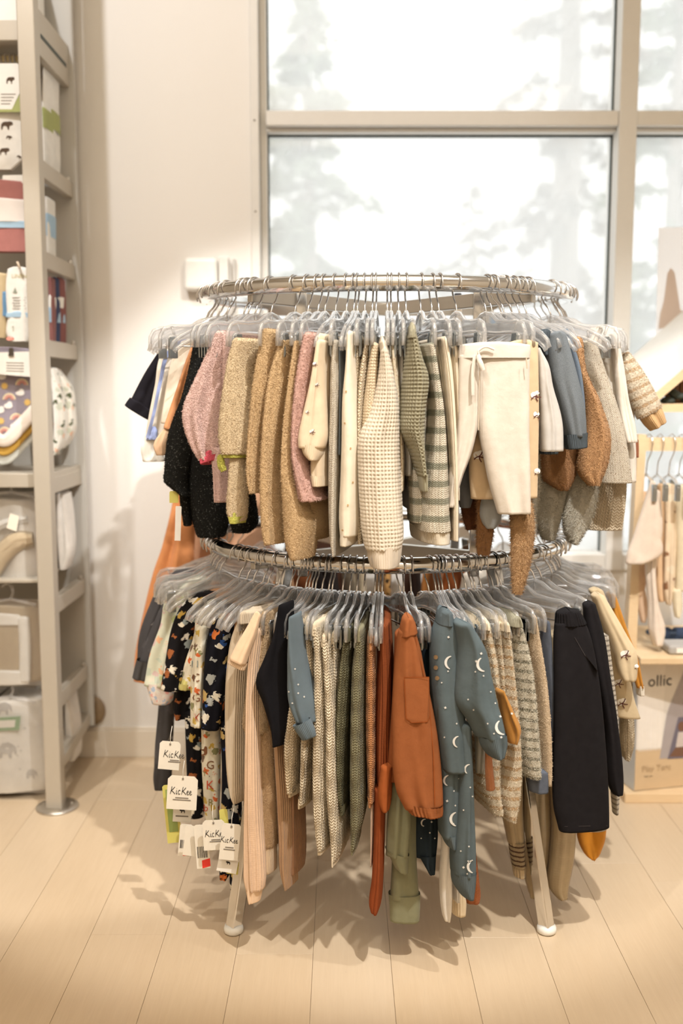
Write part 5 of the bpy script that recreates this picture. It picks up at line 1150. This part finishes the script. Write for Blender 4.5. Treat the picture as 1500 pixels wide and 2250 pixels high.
# ------------------------------------------------------------------ wall shelving at the left
SX = -.795; SY0, SY1 = 2.655, WY
sh = thing('wall_shelving', 'beige metal wall shelving unit with upright post at the left', 'shelving', (SX, SY0, 0))
bevel(MB().box((SX-.022, SY0-.022, .004), (SX+.022, SY0+.022, 3.0)).build('post', M['shelfmetal'], sh), .003)
MB().lathe((SX+.004, SY0, 0), [(.058, 0), (.058, .004), (.056, .006), (.03, .007)], 32).build('base_plate', M['steel'], sh, True)
for dx, dy in ((-.036, .01), (.04, .02), (.02, -.04)): MB().lathe((SX+dx, SY0+dy, .006), [(.005, 0), (.004, .003)], 10).build('floor_bolt', M['steel'], sh)
YB = 2.985
bevel(MB().box((-1.75, YB, .12), (SX+.028, YB+.012, 3.0)).build('back_panel', M['panel'], sh), .002)
def zz_at(py, Y=2.97): return at(150, py, Y)[2]
for py in (430, 612, 788, 1062, 1302, 1492):
    z = zz_at(py-14); b = bevel(MB().box((SX-.008, SY0+.02, z-.022), (SX+.014, YB, z+.022)).build('side_rail', M['shelfmetal'], sh), .002)
    MB().lathe((SX+.006, YB-.02, z+.027), [(.0062, -.006), (.0062, .004), (.004, .006)], 10).build('screw_head', M['steel'], b, True)
zt = zz_at(165); b = bevel(MB().box((SX-.008, SY0+.02, zt-.03), (SX+.014, YB, zt+.085)).build('shelf_bracket', M['shelfmetal'], sh), .002)
MB().box((SX+.0142, SY0+.06, zt+.016), (SX+.0152, YB-.03, zt+.026)).build('slot', M['gasket'], b)
zb = zz_at(1036); b = bevel(MB().box((SX-.006, SY0+.02, zb-.02), (SX+.012, YB, zb+.02)).build('shelf_bracket', M['shelfmetal'], sh), .002)
for py, th in ((1272, .010), (1040, .038), (46, .05)):
    z = at(40, py, 2.68)[2]; bevel(MB().box((-1.75, 2.672, z-th), (SX-.024, YB, z)).build('shelf_board', M['shelfmetal'], sh), .002)
zf = at(195, 1560, WY)[2]
bevel(MB().bar((SX, SY0+.02, zf-.035), (SX, WY-.008, zf), .034, .034).build('wall_brace', M['shelfmetal'], sh), .002)
fl = MB().lathe((SX+.0, WY, zf), [(.002, -.012), (.048, -.012), (.050, -.009), (.050, 0)], 36, axis=1).build('wall_flange', simple('bronze_flange', (150, 130, 104), .5, .3), sh, True)
for dx, dz in ((0, .036), (0, -.036)): MB().lathe((SX+dx, WY-.012, zf+dz), [(.005, -.002), (.005, 0)], 10, axis=1).build('flange_screw', M['steel'], fl)

def slab(name, label, cat, rows, Y, dep, mat, group='goods on the wall shelving', part='wrap', wr=.003, nu=44, expo=3.2, hollow=False):
    """soft pack seen from the front: rows (py, xl, xr)"""
    x = (rows[0][1]+rows[0][2])/2; b = at(x, rows[-1][0], Y); g = Garment(name, label, cat, 'U', group, (float(b[0]), float(Y), float(b[2])))
    o = g.rows(part, rows, mat, Y=Y, dep=dep, face=True, wr=wr, nu=nu, expo=expo, hollow=hollow); return g, o, g.last['vf']
def flat(name, parent, poly, Y, mat, th=.001):
    return MB().prism([at(x, y, Y) for x, y in poly], (0, th, 0)).build(name, mat, parent)
whitep = fab((244, 241, 234)); green = simple('leaf_green_card', (172, 178, 112), .7); brown = simple('bear_brown', (84, 66, 50), .8)
mar = fab((178, 120, 114)); skyb = simple('sky_blue_band', (168, 198, 220), .6); navyc = fab((44, 52, 92))
YS = 2.72
bearp = [(x, y) for x, y in BEAR]
# bear print bibs at the top
M['darkwood'] = simple('dark_clip', (70, 60, 48), .6)
g, o, vf = slab('bib_pack', 'white bib pack with brown bears at the top of the shelving', 'bib', [(245, -120, 49), (300, -120, 50), (345, -110, 46), (372, -95, 20)], YS, .014, whitep)
bv = bvh(vf)
for q in ((15, 275, 13, 0), (20, 302, 6, .3), (10, 332, 11, 0), (-40, 300, 12, 0), (-50, 340, 11, 0), (42, 345, 5, .6)): decal('bear_print', o, bv, [(-x, y) for x, y in bearp], [list(range(len(bearp)))], *q[:3], brown, q[3])
t = thing('header_card', 'white header card with a brown bear and green edge above the bib', 'card', tuple(at(20, 238, YS-.012)), 'goods on the wall shelving')
flat('card', t, [(-120, 140), (38, 139), (48, 152), (47, 196), (26, 240), (-120, 240)], YS-.012, M['cardwhite']); flat('green_corner', t, [(47, 200), (49, 246), (-120, 246), (-120, 240), (26, 240)], YS-.012, green)
mesh_obj('bear_print', [at(23-x*9, 176+y*11, YS-.0126) for x, y in bearp], [list(range(len(bearp)))], brown, t, smooth=False)
for k in range(4): flat('print_line', t, [(2, 206+k*7), (34-k*4, 206+k*7), (34-k*4, 208+k*7), (2, 208+k*7)], YS-.0126, M['greyink'], .0003)
t = thing('peg_hook_rail', 'dark tan rail with looped hangers above the bear header card', 'hook rail', tuple(at(20, 130, YS+.02)), 'goods on the wall shelving')
flat('rail', t, [(-130, 122), (42, 122), (42, 136), (-130, 136)], YS+.0, simple('tan_loops', (176, 158, 116), .7), .02)
for k in range(5): flat('loop', t, [(-2+k*10, 118), (2+k*10, 118), (4+k*10, 137), (0+k*10, 137)], YS-.004, M['greyink'], .003)
for i, (lab, x0, x1, y0, y1, cols) in enumerate((('white and green bib pack edge beside the post', 87, 101, 150, 385, 0), ('second white bib pack edge with green stripe beside the post', 98, 113, 160, 388, 1))):
    g, o, vf = slab('bib_pack', lab, 'bib', [(y0, x0+6, x1-4), (y0+70, x0+2, x1-3), (y0+130, x0, x1), (y1-20, x0+4, x1), (y1, x0+6, x1-4)], 2.80+.05*i, .05, whitep, wr=.002, nu=30)
    g.rows('green_band', [(238, x0-0, x1+0), (280, x0+1, x1+1)], fab((174, 180, 116)), Y=2.797+.05*i, dep=.052, face=True, wr=.001, hollow=False)
    decal('bear_print', o, bvh(vf), bearp, [list(range(len(bearp)))], (x0+x1)/2, 335, 6, brown)
# maroon fabric fold with band
g, o, vf = slab('swaddle_pack', 'maroon swaddle pack with white and blue paper band', 'swaddle', [(398, -110, 56), (440, -110, 58), (500, -108, 60), (545, -104, 60), (552, -100, 58)], YS, .018, mar)
g.rows('paper_band', [(438, -111, 60), (486, -110, 62)], simple('band_white', (240, 232, 226), .6), Y=YS-.002, dep=.020, face=True, hollow=False, expo=3.2, wr=.001)
g.rows('blue_edge', [(485, -110, 62), (500, -110, 62)], skyb, Y=YS-.002, dep=.020, face=True, hollow=False, expo=3.2, wr=.001)
flat('top_tab', g.t, [(6, 385), (54, 384), (56, 402), (4, 402)], YS+.004, M['cardwhite'])
g, o, vf = slab('swaddle_pack', 'white and blue pack edge beside the post under the bibs', 'swaddle', [(435, 94, 106), (520, 96, 108), (565, 98, 109)], 2.82, .04, whitep, nu=24)
g.rows('blue_band', [(470, 95, 108), (518, 96, 108)], skyb, Y=2.818, dep=.042, face=True, hollow=False)
# white blanket pack
g, o, vf = slab('blanket_pack', 'white blanket pack with blue band and small tree print', 'blanket', [(590, 14, 62), (620, 10, 64), (700, 12, 66), (745, 14, 68), (750, 20, 66)], YS, .02, whitep)
bv = bvh(vf); g.rows('blue_band', [(688, 11, 67), (697, 11, 67)], skyb, Y=YS-.0015, dep=.0212, face=True, hollow=False, expo=3.2, wr=.001)
decal('tree_print', o, bv, *fan([(0, -7), (5, 6), (-5, 6)]), 33, 638, 1, simple('grey_green', (140, 146, 130), .8)); decal('lettering', o, bv, *text_shape('LINEN'), 42, 607, 12, simple('gold_letter', (178, 164, 96), .7))
for k in range(5): decal('print_line', o, bv, *sh_rect(30-4*(k % 2), 1.6), 42, 654+k*6, 1, M['greyink'])
decal('leaf_print', o, bv, *fan([(-8, 6), (2, -10), (6, -12), (6, 0)]), 24, 728, 1, simple('leaf_grey', (160, 170, 146), .8)); decal('petal_print', o, bv, *sh_circle(10, 9, 5), 22, 744, 1, simple('coral', (224, 150, 136), .8))
MB().tube([at(40, 586, YS-.012), at(38, 576, YS-.012), at(44, 590, YS-.016)], .003, 8).build('peg', simple('pale_wood_peg', (220, 200, 176), .7), g.t, True)
g, o, vf = slab('blanket_pack', 'tan and blue pack at the frame edge beside the white blanket', 'blanket', [(600, -90, 10), (680, -90, 11), (742, -88, 11)], YS+.004, .02, fab((206, 186, 150)))
g.rows('blue_band', [(640, -90, 11), (694, -90, 12)], fab((110, 150, 186)), Y=YS+.002, dep=.022, face=True, hollow=False, expo=3.2)
for i, (c, lab) in enumerate((((146, 98, 94), 'maroon folded swaddle edge nearest the post'), ((72, 80, 108), 'navy folded swaddle edge between the maroon ones'), ((142, 94, 90), 'maroon folded swaddle edge furthest from the post'))):
    x0 = 103+i*9; g, o, vf = slab('folded_swaddle', lab, 'swaddle', [(612, x0, x0+11), (690, x0+1, x0+13), (752, x0+3, x0+13)], 2.80+.03*i, .03, fab(c), nu=24, wr=.001)
    g.rows('paper_band', [(652, x0, x0+12), (676, x0, x0+12)], M['cardwhite'], Y=2.798+.03*i, dep=.031, face=True, hollow=False); g.rows('blue_edge', [(676, x0, x0+12), (708, x0+1, x0+13)], skyb, Y=2.798+.03*i, dep=.031, face=True, hollow=False)
# rainbow muslin
g, o, vf = slab('muslin_blanket', 'purple muslin blanket with rainbows suns and clouds', 'blanket', [(766, -120, 68), (830, -120, 72), (900, -118, 74), (935, -80, 72), (975, -40, 40), (985, -20, 20)], YS, .012, fab((156, 147, 158)), wr=.004)
bv = bvh(vf); cl = simple('cloud_white', (242, 238, 234), .8); sun = simple('sun_yellow', (226, 188, 110), .8); rb = [simple('rainbow_cream', (232, 216, 180), .8), simple('rainbow_pink', (226, 172, 160), .8), simple('rainbow_coral', (206, 140, 128), .8)]
for px, py in ((48, 846), (20, 878), (36, 922), (10, 952), (-30, 860)):
    for r, m in ((13, rb[0]), (9.5, rb[1]), (6, rb[2])): decal('rainbow_print', o, bv, *sh_arc(r, 3), px, py, 1, m)
for px, py in ((10, 848), (60, 884), (2, 925), (-20, 900)): decal('sun_print', o, bv, *sh_star(8, .6), px, py, 9, sun)
for px, py in ((44, 864), (18, 892), (4, 828), (0, 902), (32, 936)): decal('cloud_print', o, bv, *sh_circle(9, 10, 6), px, py, 1, cl); decal('cloud_print', o, bv, *sh_circle(9, 6, 6), px+3, py-4, 1, cl)
t = thing('info_card', 'white information card clipped on the rainbow muslin', 'card', tuple(at(30, 826, YS-.02)), 'goods on the wall shelving')
flat('card', t, [(-120, 778), (66, 772), (66, 828), (-120, 812)], YS-.018, M['cardwhite']); flat('clip', t, [(20, 764), (28, 764), (30, 782), (18, 782)], YS-.022, M['darkwood'], .004)
for k in range(4): flat('print_line', t, [(14, 796+k*6), (52, 797+k*6), (52, 799+k*6), (14, 798+k*6)], YS-.0185, M['greyink'], .0003)
for i, (c, lab, y0) in enumerate((((244, 232, 220), 'white folded muslin corner under the rainbow muslin', 0), ((214, 172, 84), 'mustard folded muslin corner under the rainbow muslin', 20), ((232, 236, 232), 'pale mint folded muslin corner lowest of the folds', 40))):
    q = Garment('folded_muslin', lab, 'blanket', 'U', 'goods on the wall shelving', tuple(map(float, at(30, 1000, YS+.01*i))))
    q.spine('fold', [(76, 900+y0*1.1, 26), (45, 935+y0, 30), (8, 968+y0, 28), (-30, 940+y0, 26)], fab(c), Y=YS-.012+.012*i, dep=.35, nu=24, hollow=False, wr=.002)
for i, (rws, lab) in enumerate((([(812, 108, 118), (870, 110, 132), (930, 112, 138), (985, 112, 128), (1000, 113, 120)], 'white floral muslin bundle beside the post'), ([(815, 118, 124), (850, 126, 150), (900, 134, 158), (950, 130, 158), (985, 118, 140)], 'peach dotted muslin bundle behind the white floral one'))):
    g, o, vf = slab('muslin_bundle', lab, 'blanket', rws, 2.80+.06*i, .03, fab((240, 236, 226), 'print', .02, ((232, 190, 160), (206, 208, 190), (240, 236, 226), (90, 96, 70))), nu=30)
# plush blankets in bags below
plush = fab((240, 232, 218), 'fuzzy'); fleece = fab((222, 202, 170), 'fuzzy'); satin = simple('white_satin', (246, 243, 236), .35)
g, o, vf = slab('bagged_blanket', 'white plush hooded blanket bagged on the middle shelf', 'blanket', [(1100, -110, 62), (1130, -110, 78), (1200, -110, 84), (1262, -105, 86), (1272, -100, 80)], YS, .05, fab((240, 234, 224)), wr=.008)
g.spine('plush_hood', [(-20, 1262, 40), (8, 1215, 46), (40, 1190, 48), (74, 1186, 34)], fleece, Y=YS-.006, dep=.5, fuzz=FS, hollow=False); g.spine('fold_edge', [(-40, 1180, 16), (10, 1150, 18), (60, 1140, 14)], whitep, Y=YS-.004, dep=.6, hollow=False)
flat('care_tag', g.t, [(22, 1128), (42, 1134), (36, 1168), (14, 1160)], YS-.016, M['card'])
bvx = [at(x, y, YS-.014) for x, y in ((-112, 1082), (76, 1080), (84, 1140), (88, 1274), (-112, 1274))]; MB().prism(bvx, (0, .0006, 0)).build('clear_bag', M['bag'], g.t)
def bag_hanger(lab, py, Y):
    t = thing('bag_hanger', lab, 'hanger', tuple(at(25, py, Y)), 'clear bag hangers on the shelving')
    MB().tube([at(4, py-26, Y), at(14, py-34, Y), at(26, py-28, Y), at(29, py-12, Y), at(22, py, Y)], .0036, 8).build('hook', M['clear'], t, True); MB().tube([at(-90, py+12, Y), at(-10, py+6, Y), at(22, py, Y), at(60, py+8, Y), at(78, py+14, Y)], .0042, 8).build('arms', M['clear'], t, True)
bag_hanger('clear plastic bag hanger above the plush hooded blanket', 1080, YS-.004); bag_hanger('clear plastic bag hanger above the fleece blanket', 1316, YS-.004); bag_hanger('clear plastic bag hanger above the elephant blanket', 1530, YS-.004)
g, o, vf = slab('bagged_blanket', 'folded tan fleece blanket with white satin border in a clear bag', 'blanket', [(1335, -110, 82), (1360, -110, 92), (1440, -110, 96), (1490, -108, 96), (1503, -104, 88)], YS, .05, fleece, wr=.004)
add_pile(o, vf, fleece, 60000, .004)
g.rows('satin_border', [(1360, 36, 62), (1420, 40, 66), (1498, 40, 64)], satin, Y=YS-.010, dep=.012, face=True, hollow=False); g.rows('satin_border', [(1478, -112, 62), (1505, -110, 64)], satin, Y=YS-.012, dep=.012, face=True, hollow=False, wr=.002); g.rows('satin_border', [(1352, -112, 40), (1374, -112, 58)], satin, Y=YS-.010, dep=.012, face=True, hollow=False)
MB().prism([at(x, y, YS-.02) for x, y in ((-112, 1318), (86, 1316), (98, 1380), (98, 1506), (-112, 1508))], (0, .0006, 0)).build('clear_bag', M['bag'], g.t)
g, o, vf = slab('bagged_blanket', 'white elephant print blanket in a clear bag on the lowest level', 'blanket', [(1540, -110, 92), (1600, -110, 98), (1680, -110, 103), (1728, -108, 104), (1740, -104, 98)], YS, .06, fab((243, 240, 234)), wr=.007)
bv = bvh(vf); gre = simple('elephant_grey', (186, 184, 182), .8)
for px, py, s in ((16, 1648, 20), (10, 1556, 16), (70, 1700, 12)): decal('elephant_print', o, bv, *fan([(-1, .9), (-1, -.1), (-.6, -.7), (.1, -.85), (.6, -.6), (.95, -.3), (1.05, .4), (.85, .5), (.7, 0), (.5, .3), (.5, .9), (.2, .9), (.1, .4), (-.5, .4), (-.6, .9)]), px, py, s, gre, lift=.002)
for px, py in ((40, 1640), (46, 1650), (38, 1660), (44, 1690), (54, 1600)): decal('dot_print', o, bv, *sh_circle(7), px, py, 2, gre, lift=.002)
flat('green_label', g.t, [(-60, 1580), (45, 1574), (42, 1604), (-60, 1610)], YS-.012, simple('label_green', (132, 170, 130), .7)); flat('label_paper', g.t, [(-60, 1586), (34, 1582), (32, 1598), (-60, 1602)], YS-.0128, M['cardwhite'], .0006)
MB().prism([at(x, y, YS-.022) for x, y in ((-112, 1534), (94, 1532), (104, 1600), (106, 1742), (-112, 1744))], (0, .0006, 0)).build('clear_bag', M['bag'], g.t)
for i, (rws, lab) in enumerate((([(1088, 118, 140), (1150, 120, 150), (1220, 124, 152), (1252, 128, 142)], 'white plush blanket edge behind the post above the lower rail'), ([(1536, 140, 152), (1600, 136, 164), (1660, 138, 166), (1672, 142, 164)], 'white bagged blanket edge behind the lowest rail'))):
    slab('bagged_blanket', lab, 'blanket', rws, 2.82, .05, fab((238, 233, 226)), wr=.006, nu=36)
bx = thing('storage_box', 'white box on the top shelf board at the frame edge', 'box', tuple(at(0, 46, 2.7)), 'goods on the wall shelving')
zt = at(40, 46, 2.68)[2]; bevel(MB().box((-1.3, 2.70, zt), (SX-.04, 2.95, zt+.22)).build('carton', M['cardwhite'], bx), .003); MB().box((-1.3, 2.699, zt+.14), (SX-.04, 2.70, zt+.142)).build('lid_line', M['greyink'], bx)
# ------------------------------------------------------------------ wooden display at the right
def wood_mat():
    g = N('pale_pine'); mp = g.n('ShaderNodeMapping'); g.t.links.new(g.geo(), mp.inputs[0]); mp.inputs['Scale'].default_value = (9, 9, 60)
    g.P(Base_Color=g.mix(g.noise(mp.outputs[0], 4, 4), c4(srgb(222, 190, 146)), c4(srgb(236, 212, 176))), Roughness=.5); return g.m
M['pine'] = wood_mat(); M['whitewood'] = simple('white_lacquer_board', (240, 237, 230), .45)
YD = 2.72
dsp = thing('house_display', 'pale pine house shaped display stand with hanging rail and white roof', 'display stand', tuple(at(1450, 1755, YD)))
a0, a1 = at(1410, 960, YD), at(1386, 1432, YD)
MB().prism([at(1402, 955, YD), at(1420, 955, YD), at(1397, 1440, YD), at(1376, 1440, YD)], (0, .04, 0)).build('side_post', M['pine'], dsp)
MB().prism([at(1415, 962, YD+.006), at(1900, 960, YD+.006), at(1900, 990, YD+.006), at(1414, 991, YD+.006)], (0, .024, 0)).build('hanging_rail', M['pine'], dsp)
MB().prism([at(1400, 888, YD), at(1900, 882, YD), at(1900, 902, YD), at(1400, 906, YD)], (0, .34, 0)).build('shelf', M['pine'], dsp)
MB().prism([at(1410, 826, YD-.02), at(1700, 566, YD-.02), at(1700, 640, YD-.02), at(1434, 868, YD-.02), at(1430, 872, YD-.02)], (0, .34, 0)).build('roof_board', M['whitewood'], dsp)
MB().prism([at(1432, 870, YD-.02), at(1700, 641, YD-.02), at(1700, 668, YD-.02), at(1444, 882, YD-.02)], (0, .34, 0)).build('roof_edge', M['pine'], dsp)
tz = at(1450, 1425, YD)[2]
bevel(MB().box((a1[0]-.004, YD-.10, tz-.018), (2.2, YD+.28, tz)).build('table_top', M['pine'], dsp), .002)
for k in range(6): MB().box((a1[0]+.07+k*.075, YD+.27, tz), (a1[0]+.13+k*.075, YD+.29, at(1450, 960, YD)[2])).build('back_slat', M['whitewood'], dsp) if k > 2 else None
bz = bevel(MB().box((floor_at(1372, 1765)[0], floor_at(1372, 1765)[1], 0), (2.2, YD+.28, .028)).build('plinth', M['pine'], dsp), .002)
MB().box((a1[0]+.30, YD+.02, .028), (a1[0]+.34, YD+.06, tz-.018)).build('table_leg', M['pine'], dsp)
# small things on the upper shelf
pb = at(1478, 888, YD+.05); t = thing('leaf_bundle', 'dark green fabric leaves lying on the house display shelf', 'decoration', tuple(pb))
for i, (px, py, w) in enumerate(((1466, 878, 34), (1490, 868, 38), (1512, 876, 36), (1480, 862, 26), (1530, 866, 40))):
    c = at(px, py, YD+.03+.012*(i % 3)); v = []; n = 10
    r = w*YD/F/2
    MB().lathe((c[0], c[1], c[2]-.012), [(.002, 0), (r*.8, .003), (r, .008), (r*.75, .016), (.002, .021)], 14).build('leaf', simple('dark_leaf', (58, 66, 60), .8), t, True)
bk = at(1480, 886, YD+.12); t = thing('wooden_crate', 'small brown slatted crate on the house display shelf', 'crate', tuple(bk))
for k in range(5): q = at(1466+k*9, 888, YD+.10); MB().box((q[0], YD+.10, q[2]), (q[0]+.008, YD+.13, q[2]+.085)).build('slat', simple('brown_slat', (140, 100, 70), .7), t)
# clothes on the wooden rail
RG = 'clothes on the wooden rail'
def rail_hanger(px, lab):
    q = at(px, 962, YD+.004); t = thing('clip_hanger', lab, 'hanger', (q[0], YD+.012, q[2]+.0), 'hangers on the wooden rail'); z = q[2]; y = YD
    MB().tube([(q[0]-.004, y+.035, z-.01), (q[0]-.002, y+.03, z+.004), (q[0], y+.012, z+.010), (q[0]+.002, y-.004, z+.004), (q[0]+.004, y-.008, z-.015), (q[0]+.002, y-.004, z-.04), (q[0]-.006, y+.002, z-.065), (q[0]-.008, y+.004, z-.10)], .0017, 6).build('hook', M['wire'], t, True)
    c = at(px-8, 1085, YD); MB().tube([(c[0]-.006, y-.09, z-.13), (c[0]-.003, y-.06, z-.115), (c[0], y+.004, z-.10), (c[0]+.003, y+.06, z-.115), (c[0]+.005, y+.09, z-.13)], .0045, 6).build('arms', M['clear'], t, True)
    for s in (-1, 1): MB().box((c[0]-.006+.005*s, y+s*.08-.008, z-.165), (c[0]+.006+.005*s, y+s*.08+.008, z-.12), .001).build('clip', M['clip'], t)
for i, (px, nm) in enumerate(((1428, 'leftmost'), (1452, 'second'), (1478, 'third'), (1500, 'rightmost'))): rail_hanger(px, 'clear clip hanger %s on the wooden rail' % nm)
def R(name, lab, cat, px, py): b = at(px, py, YD-.05); return Garment(name, lab, cat, 'U', RG, tuple(map(float, b)))
g = R('shirt', 'pale peach wide sleeved top at the left of the wooden rail', 'shirt', 1430, 1420)
g.rows('sleeve', [(1062, 1432, 1442), (1120, 1415, 1452), (1180, 1396, 1455), (1225, 1380, 1452), (1240, 1379, 1420)], fab((240, 222, 204)), Y=YD-.08, dep=.014, face=True, wr=.003)
g.rows('body', [(1080, 1424, 1452), (1170, 1424, 1458), (1250, 1424, 1446), (1330, 1430, 1452), (1385, 1430, 1466), (1420, 1440, 1460)], fab((242, 226, 210)), Y=YD-.05, dep=.014, face=True, wr=.003)
g = R('pants', 'apricot striped pants behind the peach top on the wooden rail', 'pants', 1415, 1380)
g.rows('leg', [(1085, 1410, 1428), (1200, 1400, 1426), (1300, 1394, 1420), (1310, 1396, 1416)], fab((232, 196, 160)), Y=YD+.0, dep=.015, face=True)
g.rows('foot', [(1300, 1398, 1420), (1340, 1404, 1426), (1368, 1410, 1420)], fab((238, 206, 176)), Y=YD+.002, dep=.013, face=True)
g = R('romper', 'cream sprig print footed romper on the wooden rail', 'romper', 1480, 1330)
sp_ = fab((238, 216, 186), 'print', .03, ((238, 216, 186), (150, 110, 80), (238, 216, 186), (238, 216, 186), (240, 226, 200)))
g.rows('leg', [(1068, 1462, 1488), (1150, 1462, 1492), (1240, 1462, 1488), (1310, 1464, 1484), (1330, 1468, 1478)], sp_, Y=YD-.03, dep=.016, face=True, wr=.003)
g.rows('leg', [(1068, 1448, 1464), (1180, 1450, 1466), (1300, 1446, 1470), (1322, 1450, 1466)], fab((236, 200, 160)), Y=YD-.01, dep=.016, face=True, wr=.003)
g = R('romper', 'ivory footed romper at the right frame edge on the wooden rail', 'romper', 1500, 1360)
g.rows('leg', [(1070, 1486, 1530), (1200, 1488, 1540), (1300, 1484, 1530)], fab((236, 222, 192)), Y=YD-.04, dep=.016, face=True, wr=.003)
g.rows('foot', [(1300, 1482, 1500), (1340, 1482, 1500), (1358, 1486, 1496)], fab((240, 228, 200)), Y=YD-.041, dep=.014, face=True)
# knitted slippers and a pack on the table
for i, (px, lab) in enumerate(((1470, 'navy knitted slipper on the display table beside the peach top'), (1506, 'navy knitted slipper at the right frame edge on the table'))):
    c = at(px, 1384, YD+.06); t = thing('slipper', lab, 'slipper', (c[0], c[1], tz), 'navy knitted slippers'); s = .9
    pts = [(c[0]-.045+.018*k, c[1], tz+.018+.010*math.sin(k*1.1)) for k in range(6)]
    MB().tube(pts, [.012, .020, .022, .020, .019, .012], 12).build('upper', fab((64, 76, 98), 'plain'), t, True)
    MB().tube([(c[0]-.045+.016*math.cos(a), c[1]+.016*math.sin(a), tz+.032) for a in np.linspace(0, 6.0, 14)], .006, 8, True).build('opening', fab((86, 100, 124), 'plain'), t, True)
c = at(1462, 1420, YD-.04); t = thing('sock_pack', 'grey clear wrapped sock pack lying on the display table', 'pack', (c[0], c[1], tz))
bevel(MB().box((c[0]-.0, YD-.07, tz), (c[0]+.13, YD+.01, tz+.026)).build('pack', simple('grey_socks', (176, 172, 168), .6), t), .008, 3); MB().box((c[0]+.02, YD-.071, tz+.006), (c[0]+.05, YD-.0705, tz+.02)).build('paper_label', M['cardwhite'], t)
# play tent carton under the table
q0 = at(1387, 1755, 2.70); Yf = floor_at(1392, 1760)[1]
pz0 = .030; fx = at(1392, 1755, Yf)[0]; top = at(1392, 1440, Yf+.01)[2]
L_ = .62; ang = .30   # front face turns away to the right
fd = np.array([math.cos(ang), math.sin(ang)*.0+.22, 0]); fd /= np.linalg.norm(fd); nd = np.array([-fd[1], fd[0], 0])
o0 = np.array([fx, Yf, pz0]); Hb = top-pz0
t = thing('tent_carton', 'ollic play tent carton with printed white curtain tent under the table', 'carton', tuple(o0))
def cp(u, v, w=0.): return o0+fd*u+np.array([0, 0, v])+nd*w
carton_side = simple('carton_side_blue', (214, 218, 222), .6); carton_front = simple('carton_print_wall', (232, 226, 218), .55)
c8 = [cp(0, 0), cp(L_, 0), cp(L_, 0, .10), cp(0, 0, .10), cp(0, Hb), cp(L_, Hb), cp(L_, Hb, .10), cp(0, Hb, .10)]
MB().add(c8, [(0, 3, 2, 1), (4, 5, 6, 7), (0, 1, 5, 4), (1, 2, 6, 5), (2, 3, 7, 6), (3, 0, 4, 7)]).build('carton', carton_front, t)
MB().add([cp(-.0006, 0.0), cp(-.0006, 0.0, .1), cp(-.0006, Hb, .1), cp(-.0006, Hb)], [(0, 1, 2, 3)]).build('side_panel', carton_side, t)
MB().add([cp(.0, .001, -.0006), cp(L_, .001, -.0006), cp(L_, .105, -.0006), cp(0, .12, -.0006)], [(0, 1, 2, 3)]).build('printed_floor', simple('printed_wood_floor', (212, 186, 150), .55), t)
cur = []; n = 40
for i in range(n+1): u = .004+.078*i/n; cur.append((u, .118+.006*math.sin(i*1.7)))
v = [cp(u, h, -.0012-.0003*math.sin(i*.9)) for i, (u, h) in enumerate(cur)]+[cp(u, Hb-.004, -.0012) for u, h in cur]
MB().add(v, [(i, i+1, n+2+i, n+1+i) for i in range(n)]).build('printed_curtain', simple('printed_curtain_white', (240, 234, 226), .6, 0, .05, 60), t)
MB().add([cp(.075, .088, -.0014), cp(.35, .075, -.0014), cp(.35, Hb-.002, -.0014), cp(.150, Hb-.03, -.0014), cp(.098, .235, -.0014), cp(.092, .215, -.0014)], [tuple(range(6))]).build('printed_tent', simple('printed_tent_grey', (172, 164, 164), .6), t)
MB().add([cp(.100, .085, -.0018), cp(.35, .08, -.0018), cp(.35, .215, -.0018), cp(.128, .205, -.0018)], [(0, 1, 2, 3)]).build('printed_opening', simple('printed_tent_shadow', (112, 108, 122), .6), t)
pr = simple('printed_child_skin', (120, 88, 70), .6); prs = simple('printed_child_shirt', (206, 196, 190), .6)
MB().add([cp(.140+.012*math.cos(a), .178+.015*math.sin(a), -.0022) for a in np.linspace(0, 6.0, 12)], [tuple(range(12))]).build('printed_head', pr, t)
MB().add([cp(.124, .118, -.0022), cp(.160, .116, -.0022), cp(.154, .162, -.0022), cp(.130, .162, -.0022)], [(0, 1, 2, 3)]).build('printed_shirt', prs, t)
MB().add([cp(.104, .092, -.0022), cp(.165, .088, -.0022), cp(.160, .118, -.0022), cp(.124, .118, -.0022)], [(0, 1, 2, 3)]).build('printed_legs', pr, t)
for txt, u, h, s, m in (('ollic', .066, .315, .046, M['ink']), ('Play Tent', .066, .062, .024, simple('tan_letter', (186, 160, 126), .7)), ('Kids tent', .042, .040, .007, M['ink'])):
    v, f = text_shape(txt); mesh_obj('lettering', [cp(u+x*s, h-y*s, -.0026) for x, y in v], f, m, t, smooth=False)
v, f = text_shape('OLLIC'); mesh_obj('side_lettering', [cp(-.0012, .06+(-x)*.012+.05, .05+y*.012) for x, y in v], f, M['greyink'], t, smooth=False)
